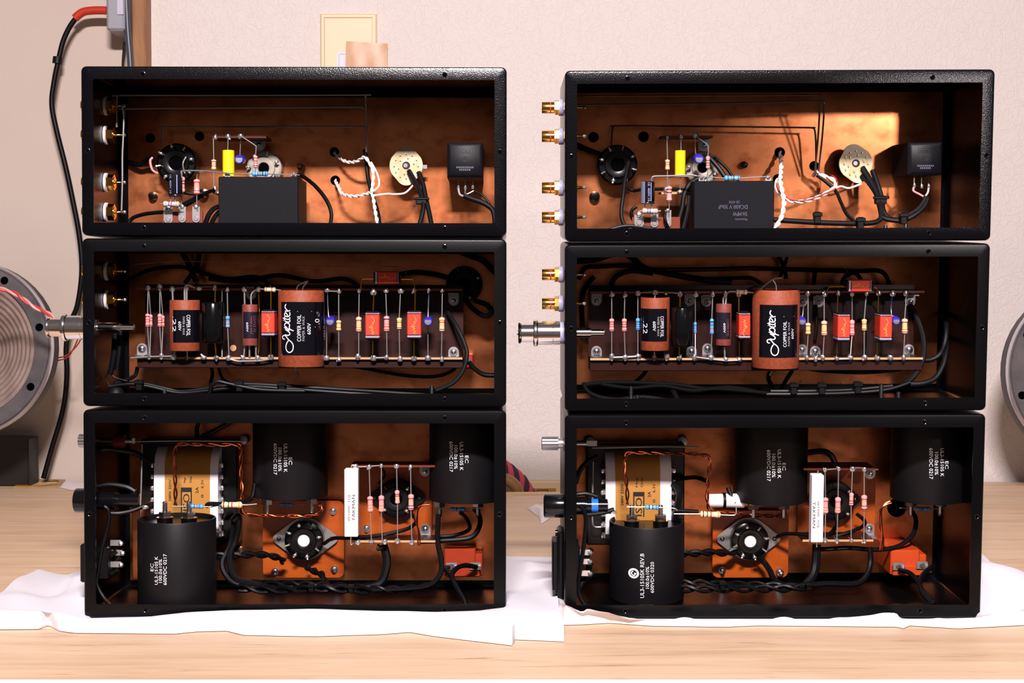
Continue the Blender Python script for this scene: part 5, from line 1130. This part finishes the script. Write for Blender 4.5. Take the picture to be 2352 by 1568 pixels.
# fuse holder, binding post, inlet
def fuse(S,py,d,desc,ring=None):
    z=P(S,200 if S is SL else 1290,py,d).z; A=lambda t: V((-HW+t*.001,d,z))
    T=Thing(S.W,'fuse_holder','%s, %s'%(desc,loc(S,3)),'fuse holder',A(0))
    T.part('cap',MB().lathe(A(0),A(1),[(-14.8,.0072),(-14.2,.0086),(-13.6,.0090),(-1.0,.0090),(0,.0090)],32),'black_gloss')
    T.part('body',MB().lathe(A(0),A(1),[(0,.0066),(16,.0066),(16.2,.0058),(17.5,.0058),(17.6,.0050),(33,.0050),(33.4,.0036)],28),'black_gloss')
    if ring: T.part('ring',MB().cyl(A(21),A(26),.0052,28),ring)
    t=T.part('tag',MB().box(A(32)+V((0,-.0006,-.0062)),A(38)+V((0,.0006,-.0042)),bev=.0003),'tin'); T.part('solder',MB().sphere(A(37)+V((0,-.0004,-.005)),.0020,8,sc=(1.5,.8,.9)),'solder',t)
    return T
fuse(S,1149,.030,'black fuse holder with plain tube')
def post(S,py,d,desc,red):
    z=P(S,200 if S is SL else 1290,py,d).z; A=lambda t: V((-HW+t*.001,d,z)); T=Thing(S.W,'binding_post','%s, %s'%(desc,loc(S,3)),'terminal',A(0))
    kn=MB(); n=40; kn.loft([[A(t)+V((0,r*(1+.035*(j%2))*math.cos(2*math.pi*j/n),r*(1+.035*(j%2))*math.sin(2*math.pi*j/n))) for j in range(n)] for t,r in ((-16,.0040),(-15.6,.0050),(-3.6,.0050),(-3.4,.0042))])
    T.part('knob',kn,'steel',sharp=10); T.part('stem',MB().cyl(A(-3.5),A(0),.0040,20),'tin'); T.part('shank',MB().cyl(A(0),A(24 if red else 18),.0022,14),'steel')
    if red: T.part('insulator',MB().lathe(A(10),A(19),[(0,.0045),(.05,.0052),(.95,.0052),(1,.0045)],24),'knob_red')
    T.part('solder_tag',MB().box(A(18)+V((0,-.0004,-.002)),A(26)+V((0,.0004,.002))),'tin')
    return T
post(S,1012,.045,'knurled ground post with dark red insulator',True)
def inlet(S,y0,y1,d,desc):
    x=-HW; z1=P(S,200 if S is SL else 1290,y0,d).z; z0=P(S,200 if S is SL else 1290,y1,d).z; T=Thing(S.W,'power_inlet','%s, %s'%(desc,loc(S,3)),'socket',V((x,d,z0)))
    T.part('flange',MB().box((x-.0045,d-.012,z0),(x,d+.014,z1),bev=.0015),'black_plastic')
    T.part('shroud',MB().box((x-.0085,d-.010,z0+.006),(x-.004,d+.012,z1-.008),bev=.001),'black_plastic')
    T.part('body',MB().box((x,d-.010,z0+.008),(x+.012,d+.012,z1-.010),bev=.001),'black_plastic')
    for k in range(3):
        c=V((x+.012,d-.004+.004*(k%2),z0+.016+.008*k)); b_=T.part('blade',MB().box(c,c+V((.008,.001,.0045)),bev=.0003),'tin'); T.part('solder',MB().sphere(c+V((.008,0,.002)),.0021,8),'solder',b_)
    for zz in (z0+.003,z1-.003): T.part('screw',MB().cyl((x-.006,d,zz),(x-.004,d,zz),.0024,14),'black_gloss')
    return T
inlet(S,1220,1350,.03,'black mains inlet with three soldered blades')
for pts,r,ds in (([(214,1060,.04),(218,1040,.04),(240,1030,.04),(270,1033,.045),(310,1040,.05),(345,1062,.058)],2.1,'black wire arching below the ground post'),
  ([(216,1120,.035),(250,1113,.035),(290,1118,.035),(310,1128,.035)],2.2,'black wire lying along the fuse holder'),
  ([(240,1162,.02),(249,1172,.02),(249,1200,.02),(236,1250,.02),(226,1310,.02),(222,1340,.018),(238,1372,.016),(258,1396,.012)],1.5,'black wire dropping from the fuse holder to the floor'),
  ([(252,1178,.024),(275,1178,.026),(305,1172,.028),(330,1162,.03)],1.6,'black wire soldered to the fuse holder tag'),
  ([(216,1325,.03),(240,1290,.03),(268,1264,.03)],2.0,'black wire on the upper inlet blade'),
  ([(214,1318,.026),(250,1308,.028),(275,1280,.03)],1.9,'black wire on the middle inlet blade'),
  ([(218,1372,.03),(232,1338,.03),(270,1308,.03)],2.0,'black wire on the lower inlet blade'),
  ([(219,1140,.03),(217,1090,.032),(216,1056,.036)],1.9,'black wire rising beside the fuse holder'),
  ([(460,960,.09),(452,985,.09),(455,1010,.085)],1.7,'dark wire behind the bare copper pair'),
  ([(535,965,.09),(500,985,.09),(462,1003,.088)],1.8,'dark slanting wire behind the bare copper pair'),
  ([(536,1195,.05),(545,1185,.05),(548,1200,.052),(540,1240,.055),(528,1270,.05),(530,1300,.045),(545,1330,.042),(600,1345,.04)],2.6,'thick black wire dropping beside the transformer'),
  ([(520,1190,.06),(528,1180,.058),(536,1196,.056),(530,1250,.055),(512,1290,.05),(520,1320,.046),(548,1342,.042),(620,1352,.04)],2.6,'second thick black wire dropping beside the transformer'),
  ([(745,1248,.084),(765,1236,.07),(800,1235,.06),(850,1232,.055),(900,1224,.055),(940,1212,.06),(956,1196,.07),(945,1180,.08)],1.5,'black wire passing under the white power resistor'),
  ([(880,1250,.06),(888,1280,.058),(886,1310,.054),(870,1340,.048),(820,1352,.044)],3.2,'black sleeved bundle below the terminal strip'),
  ([(1007,1180,.06),(1005,1240,.058),(1014,1290,.055),(1010,1320,.052),(985,1344,.048),(930,1352,.044),(840,1354,.042)],2.0,'black cable beside the reddish contact block'),
  ([(1094,1302,.072),(1070,1298,.06),(1050,1304,.05),(1038,1322,.042),(1050,1350,.034),(1064,1374,.028),(1070,1392,.024)],1.9,'black wire from the far lug of the contact block'),
  ([(1030,1302,.074),(1022,1306,.066),(1040,1330,.05),(1056,1358,.036),(1070,1384,.026)],1.7,'black wire from the near lug of the contact block'),
  ([(1090,1170,.102),(1100,1182,.085),(1102,1205,.078),(1085,1232,.076),(1040,1240,.076),(960,1243,.078)],2.0,'dark cable curving below the hanging capacitor'),
  ([(1058,1178,.102),(1070,1188,.09),(1078,1215,.08),(1040,1230,.08),(1000,1232,.08)],1.5,'thin dark cable below the hanging capacitor'),
  ([(870,1250,.056),(868,1262,.054),(884,1256,.054)],1.0,'short black wire under the terminal strip'),
  ([(876,1075,.07),(884,1090,.08),(870,1110,.086)],1.0,'dark wire from strip to the black socket')):
    cable(S,3,pts,r,ds)
pair(S,3,[(496,1276,.05),(540,1275,.056),(590,1273,.062),(630,1278,.07),(652,1290,.08)],1.5,1.5,22,'thick black twisted pair entering the octal socket','vinyl')
pair(S,3,[(705,1300,.08),(720,1310,.07),(738,1318,.06),(748,1335,.052),(740,1348,.046),(700,1352,.042)],1.5,1.4,24,'black twisted pair leaving the octal socket','vinyl')
pair(S,3,[(540,1335,.046),(600,1340,.044),(680,1342,.042),(760,1345,.042),(840,1350,.042),(900,1353,.044),(990,1346,.05)],1.3,2.0,26,'upper black twisted loom along the floor','vinyl')
pair(S,3,[(548,1350,.038),(620,1354,.036),(700,1352,.036),(780,1352,.036),(850,1356,.036)],1.4,2.2,30,'lower black twisted loom along the floor','vinyl')
tie(S,3,715,1350,.032,.006,.003,'cable_tie','black cable tie under the octal socket'); tie(S,3,806,1352,.032,.006,.003,'cable_tie','black cable tie under the white power resistor')
stud(S,3,548,1265,10,.099,'steel'); stud(S,3,558,1010,12,.096,'zinc')
# ---- right, bottom
S = SR
can_cap(S,3,1485,RC,.052,1195,1430,True,'standing black can capacitor with round white logo',(('UL3-15105K REV.B',1475,1271,1373,9),('100.0±10%',1487,1301,1351,8),('600VDC 0320',1498,1290,1361,8)),((1451,-.004),(1517,-.004)),logo=(1456,1318,12))
can_cap(S,3,1769,RC,.076,975,1163,False,'hanging black can capacitor between transformer and white resistor',(('EC',1801,1063,1080,8),('UL3-15105 K',1790,1032,1098,8),('100.0±10%',1777,1042,1096,8),('600VDC 0217',1766,1033,1105,8)),((1730,-.012),(1800,-.012)))
can_cap(S,3,2133,RC,.066,975,1160,False,'hanging black can capacitor above the orange contact block',(('EC',2175,1059,1077,8),('UL3-15105 K',2164,1029,1094,8),('100.0±10%',2151,1038,1090,8),('600VDC 0217',2139,1029,1100,8)),((2092,-.006),(2160,-.006)))
transformer(S,3,1414,1517,1391,1543,1036,1245,.066,'mains transformer with tan paper wrap and white bobbin',(1454,1480,1129,1186,1457,1477,1139),
  (('ISO',1467,1142,1184,15),('2A',1491,1128,1141,7),('0',1502,1146,1153,6),('6.3V',1502,1110,1130,6),('280V 320V',1429,1110,1160,6),('Magn',1463,1090,1118,6),('Orient',1474,1090,1118,6)))
resistor(S,3,[(1440,1164)],(1481,1164),(1514,1165),[(1548,1167),(1556,1172)],11.5,.03,'blue','K.3 W.42 K.55 B.8','small blue resistor above the capacitor studs','tin')
resistor(S,3,[(1548,1180)],(1607,1180),(1656,1182),[(1680,1183),(1690,1180),(1691,1165)],15,.046,'cream','N.16 G.35 R.52 D.86','cream resistor with green and red bands','tin')
cable(S,3,[(1548,1172,.046),(1575,1173,.047),(1604,1175,.048)],1.6,'black sleeved lead beside the cream resistor')
pair(S,3,[(1441,1158,.03),(1440,1120,.034),(1434,1075,.038),(1437,1050,.04),(1447,1039,.04),(1500,1040,.044),(1560,1041,.048),(1612,1044,.05),(1630,1054,.052),(1628,1090,.054),(1624,1140,.054),(1628,1165,.055),(1640,1174,.056),(1680,1178,.06),(1740,1183,.066),(1790,1184,.07),(1802,1176,.072)],.72,.95,21,'twisted bare copper pair bent around the transformer','enamel_copper')
bus(S,3,[(1360,1028,.05),(1420,1027,.05),(1520,1025,.05),(1606,1027,.052)],'tinned wire strung above the transformer',.65)
bus(S,3,[(1362,1060,.07),(1361,1140,.07),(1361,1195,.07),(1365,1209,.07),(1382,1210,.07)],'bent tinned rod beside the transformer',.7)
a,b=P(S,1627,1170,.062),P(S,1660,1136,.062)
T=Thing(S.W,'ceramic_capacitor','white rounded block behind the bare copper pair, %s'%loc(S,3),'capacitor',V((a.x,.066,a.z)))
T.part('body',MB().lathe((a.x,.068,(a.z+b.z)/2),(b.x+.018,.068,(a.z+b.z)/2),[(0,.0035),(.03,.0052),(.97,.0056),(1,.004)],20),'ceramic'); c=P(S,1662,1153,.062); T.part('strap',MB().cyl(V((c.x,.068,(a.z+b.z)/2)),V((c.x+.0022,.068,(a.z+b.z)/2)),.0062,20),'vinyl')
plate(S,3,1636,1812,1172,1326,.096,'orange board with a rounded corner and octal socket',[(1658,1308,.006),(1790,1312,.010)])
octal(S,3,1724,1244,44,.082,'octal socket in a grey saddle with white centre','zinc',(74,50),True,8,ph=.25,dback=.096)
plate(S,3,1832,2012,1076,1240,.097,'dark orange board behind the white power resistor',[])
octal(S,3,1921,1152,45,.084,'black four-pin socket behind the pink resistors','black_plastic',(62,44),False,4,'black_plastic',ph=.75,lug_m='gold',dback=.097)
cement(S,3,1863,1893,1091,1246,.042,'white cement power resistor with print reading downward',(('TAKMAN',1869.5,1152,1212,6.5),('W10W  1ΩJ',1879,1150,1210,6.5)),False,[[(1878,1092),(1879,1080)],[(1876,1245),(1876,1256)]])
T=terminal_board(S,3,1846,2006,1077,1241,[(1895,1078),(1926,1076),(1958,1076),(1985,1077)],[(1895,1240),(1922,1242),(1955,1241),(1985,1243)],[],'short terminal strip with four pink resistors',.05,.076,0,None)
bracket(S,T,1998,1088,False,.08,12); bracket(S,T,1996,1213,True,.08,12)
bus(S,3,[(1890,1079,.049),(1926,1076,.049)],'tinned link wire above the pink resistors',.4); bus(S,3,[(1958,1074,.049),(1978,1074,.049),(1985,1078,.049)],'second tinned link wire above the pink resistors',.6,.05,'tin')
vres(S,3,1896,1142,1179,13.5,'pink','R.2 O.6 O.78','pink resistor half hidden by the white power resistor',1078,1240,0,.052,1895,1895)
vres(S,3,1925,1141,1179,13.5,'pink','R.26 O.6 O.8','second pink resistor from the white power resistor',1077,1242,-1,.046,1926,1922)
vres(S,3,1956,1131,1161,10.5,'pink','Y.4 N.62 N.8','short pink resistor before the black socket hole',1077,1241,-1,.046,1958,1955)
vres(S,3,1985,1136,1172,13.5,'pink','N.25 Y.52 V.70 N.88','pink resistor farthest from the white power resistor',1078,1242,0,.046,1985,1984)
pair(S,3,[(2046,1153,.05),(2030,1160,.05),(2022,1176,.05),(2022,1205,.05),(2027,1235,.05),(2024,1264,.05)],.8,.9,44,'enamelled copper pair beside the pink resistors','enamel_copper')
contact_block(S,3,2048,2134,1266,1323,.06,'bright orange contact block with two solder lugs','relay_orange',((2064,1301),(2118,1298)),2116)
resistor(S,3,[(2066,1166)],(2102,1168),(2138,1169),[(2185,1164)],10.5,.06,'blue2','B.3 K.45 B.75','blue resistor beneath the capacitor above the contact block')
fuse(S,1161,.030,'black fuse holder with bright blue ring','fuse_blue')
post(S,1018,.045,'knurled ground post with plain shank',False)
inlet(S,1214,1368,.03,'black mains inlet with three soldered blades')
for pts,r,ds in (([(1322,1110,.06),(1332,1080,.06),(1350,1060,.062),(1372,1048,.066)],2.0,'black wire below the ground post'),
  ([(1320,1136,.03),(1345,1133,.03),(1372,1140,.03)],1.6,'black wire lying along the fuse holder'),
  ([(1332,1160,.02),(1342,1175,.02),(1346,1200,.02),(1341,1250,.02),(1334,1300,.02),(1328,1350,.02),(1340,1385,.016),(1360,1402,.012)],1.6,'black wire dropping from the fuse holder to the floor'),
  ([(1345,1182,.026),(1380,1178,.028),(1410,1170,.03)],1.8,'black wire soldered to the fuse holder tag'),
  ([(1336,1288,.04),(1348,1276,.045),(1358,1262,.05)],2.2,'black wire on the upper inlet blade'),
  ([(1334,1330,.04),(1350,1312,.045),(1355,1292,.05)],2.4,'black wire on the middle inlet blade'),
  ([(1328,1360,.03),(1338,1338,.034),(1364,1316,.04)],2.0,'black wire on the lower inlet blade'),
  ([(1545,1100,.07),(1570,1098,.08),(1600,1096,.09),(1625,1105,.094)],1.8,'dark wire leaving the transformer side'),
  ([(1546,1110,.066),(1560,1130,.062),(1556,1160,.062),(1548,1200,.066)],2.6,'thick dark wire bunched at the transformer side'),
  ([(1672,1120,.07),(1680,1140,.066),(1690,1155,.064)],1.8,'dark wire behind the hanging capacitor'),
  ([(1800,1050,.09),(1880,1036,.09),(1908,1045,.088),(1920,1070,.085)],2.4,'thick dark cable arching above the terminal strip'),
  ([(1785,1232,.084),(1805,1226,.075),(1835,1226,.066),(1862,1230,.06)],1.5,'black wire from octal socket to the white resistor'),
  ([(1890,1236,.06),(1906,1226,.064),(1922,1205,.075),(1920,1180,.082)],1.6,'black wire rising to the black socket'),
  ([(1900,1236,.062),(1950,1222,.064),(1982,1208,.07),(1985,1195,.076),(1968,1180,.082)],1.5,'black wire curling behind the pink resistors'),
  ([(1876,1250,.056),(1874,1290,.054),(1868,1320,.05),(1850,1345,.045)],3.4,'black sleeved bundle below the white resistor'),
  ([(1998,1256,.06),(2000,1290,.058),(1990,1322,.052),(1965,1340,.048),(1900,1340,.046),(1840,1345,.044)],2.2,'black cable below the terminal strip end'),
  ([(1872,1258,.062),(1890,1261,.062),(1950,1258,.06),(2010,1262,.062),(2060,1255,.066),(2095,1230,.072),(2104,1195,.082),(2095,1175,.1)],1.8,'dark cable sweeping below the hanging capacitor'),
  ([(2066,1308,.058),(2090,1316,.05),(2108,1335,.042),(2118,1355,.036),(2138,1378,.03)],1.9,'black wire from the near lug of the contact block'),
  ([(2140,1302,.058),(2122,1316,.05),(2112,1340,.04),(2122,1366,.032),(2146,1386,.026)],1.9,'black wire from the far lug of the contact block'),
  ([(1742,1278,.08),(1756,1292,.08),(1768,1310,.072),(1775,1325,.064),(1790,1340,.055),(1830,1350,.046)],2.4,'black wire leaving the octal socket')):
    cable(S,3,pts,r,ds)
pair(S,3,[(1560,1272,.06),(1600,1270,.066),(1640,1268,.072),(1672,1270,.078),(1692,1262,.082)],1.6,1.6,24,'thick black twisted pair entering the octal socket','vinyl')
pair(S,3,[(1560,1338,.05),(1640,1340,.048),(1720,1342,.046),(1790,1345,.046),(1850,1348,.046)],1.3,1.9,28,'upper black twisted loom along the floor','vinyl')
pair(S,3,[(1566,1352,.04),(1650,1352,.04),(1740,1352,.04),(1820,1350,.042),(1866,1344,.044)],1.4,2.1,30,'lower black twisted loom along the floor','vinyl')
pair(S,3,[(1850,1398,.014),(1950,1396,.014),(2050,1392,.016),(2140,1386,.022)],1.2,1.1,32,'black twisted pair along the front floor lip','vinyl')
tie(S,3,1660,1345,.038,.006,.0036,'cable_tie','black cable tie under the octal socket'); tie(S,3,1858,1346,.04,.006,.003,'cable_tie','black cable tie under the white power resistor')
stud(S,3,1355,1016,14,.096,'zinc'); stud(S,3,1568,1014,13,.096,'zinc')
hole(S,3,2060,1165,22)
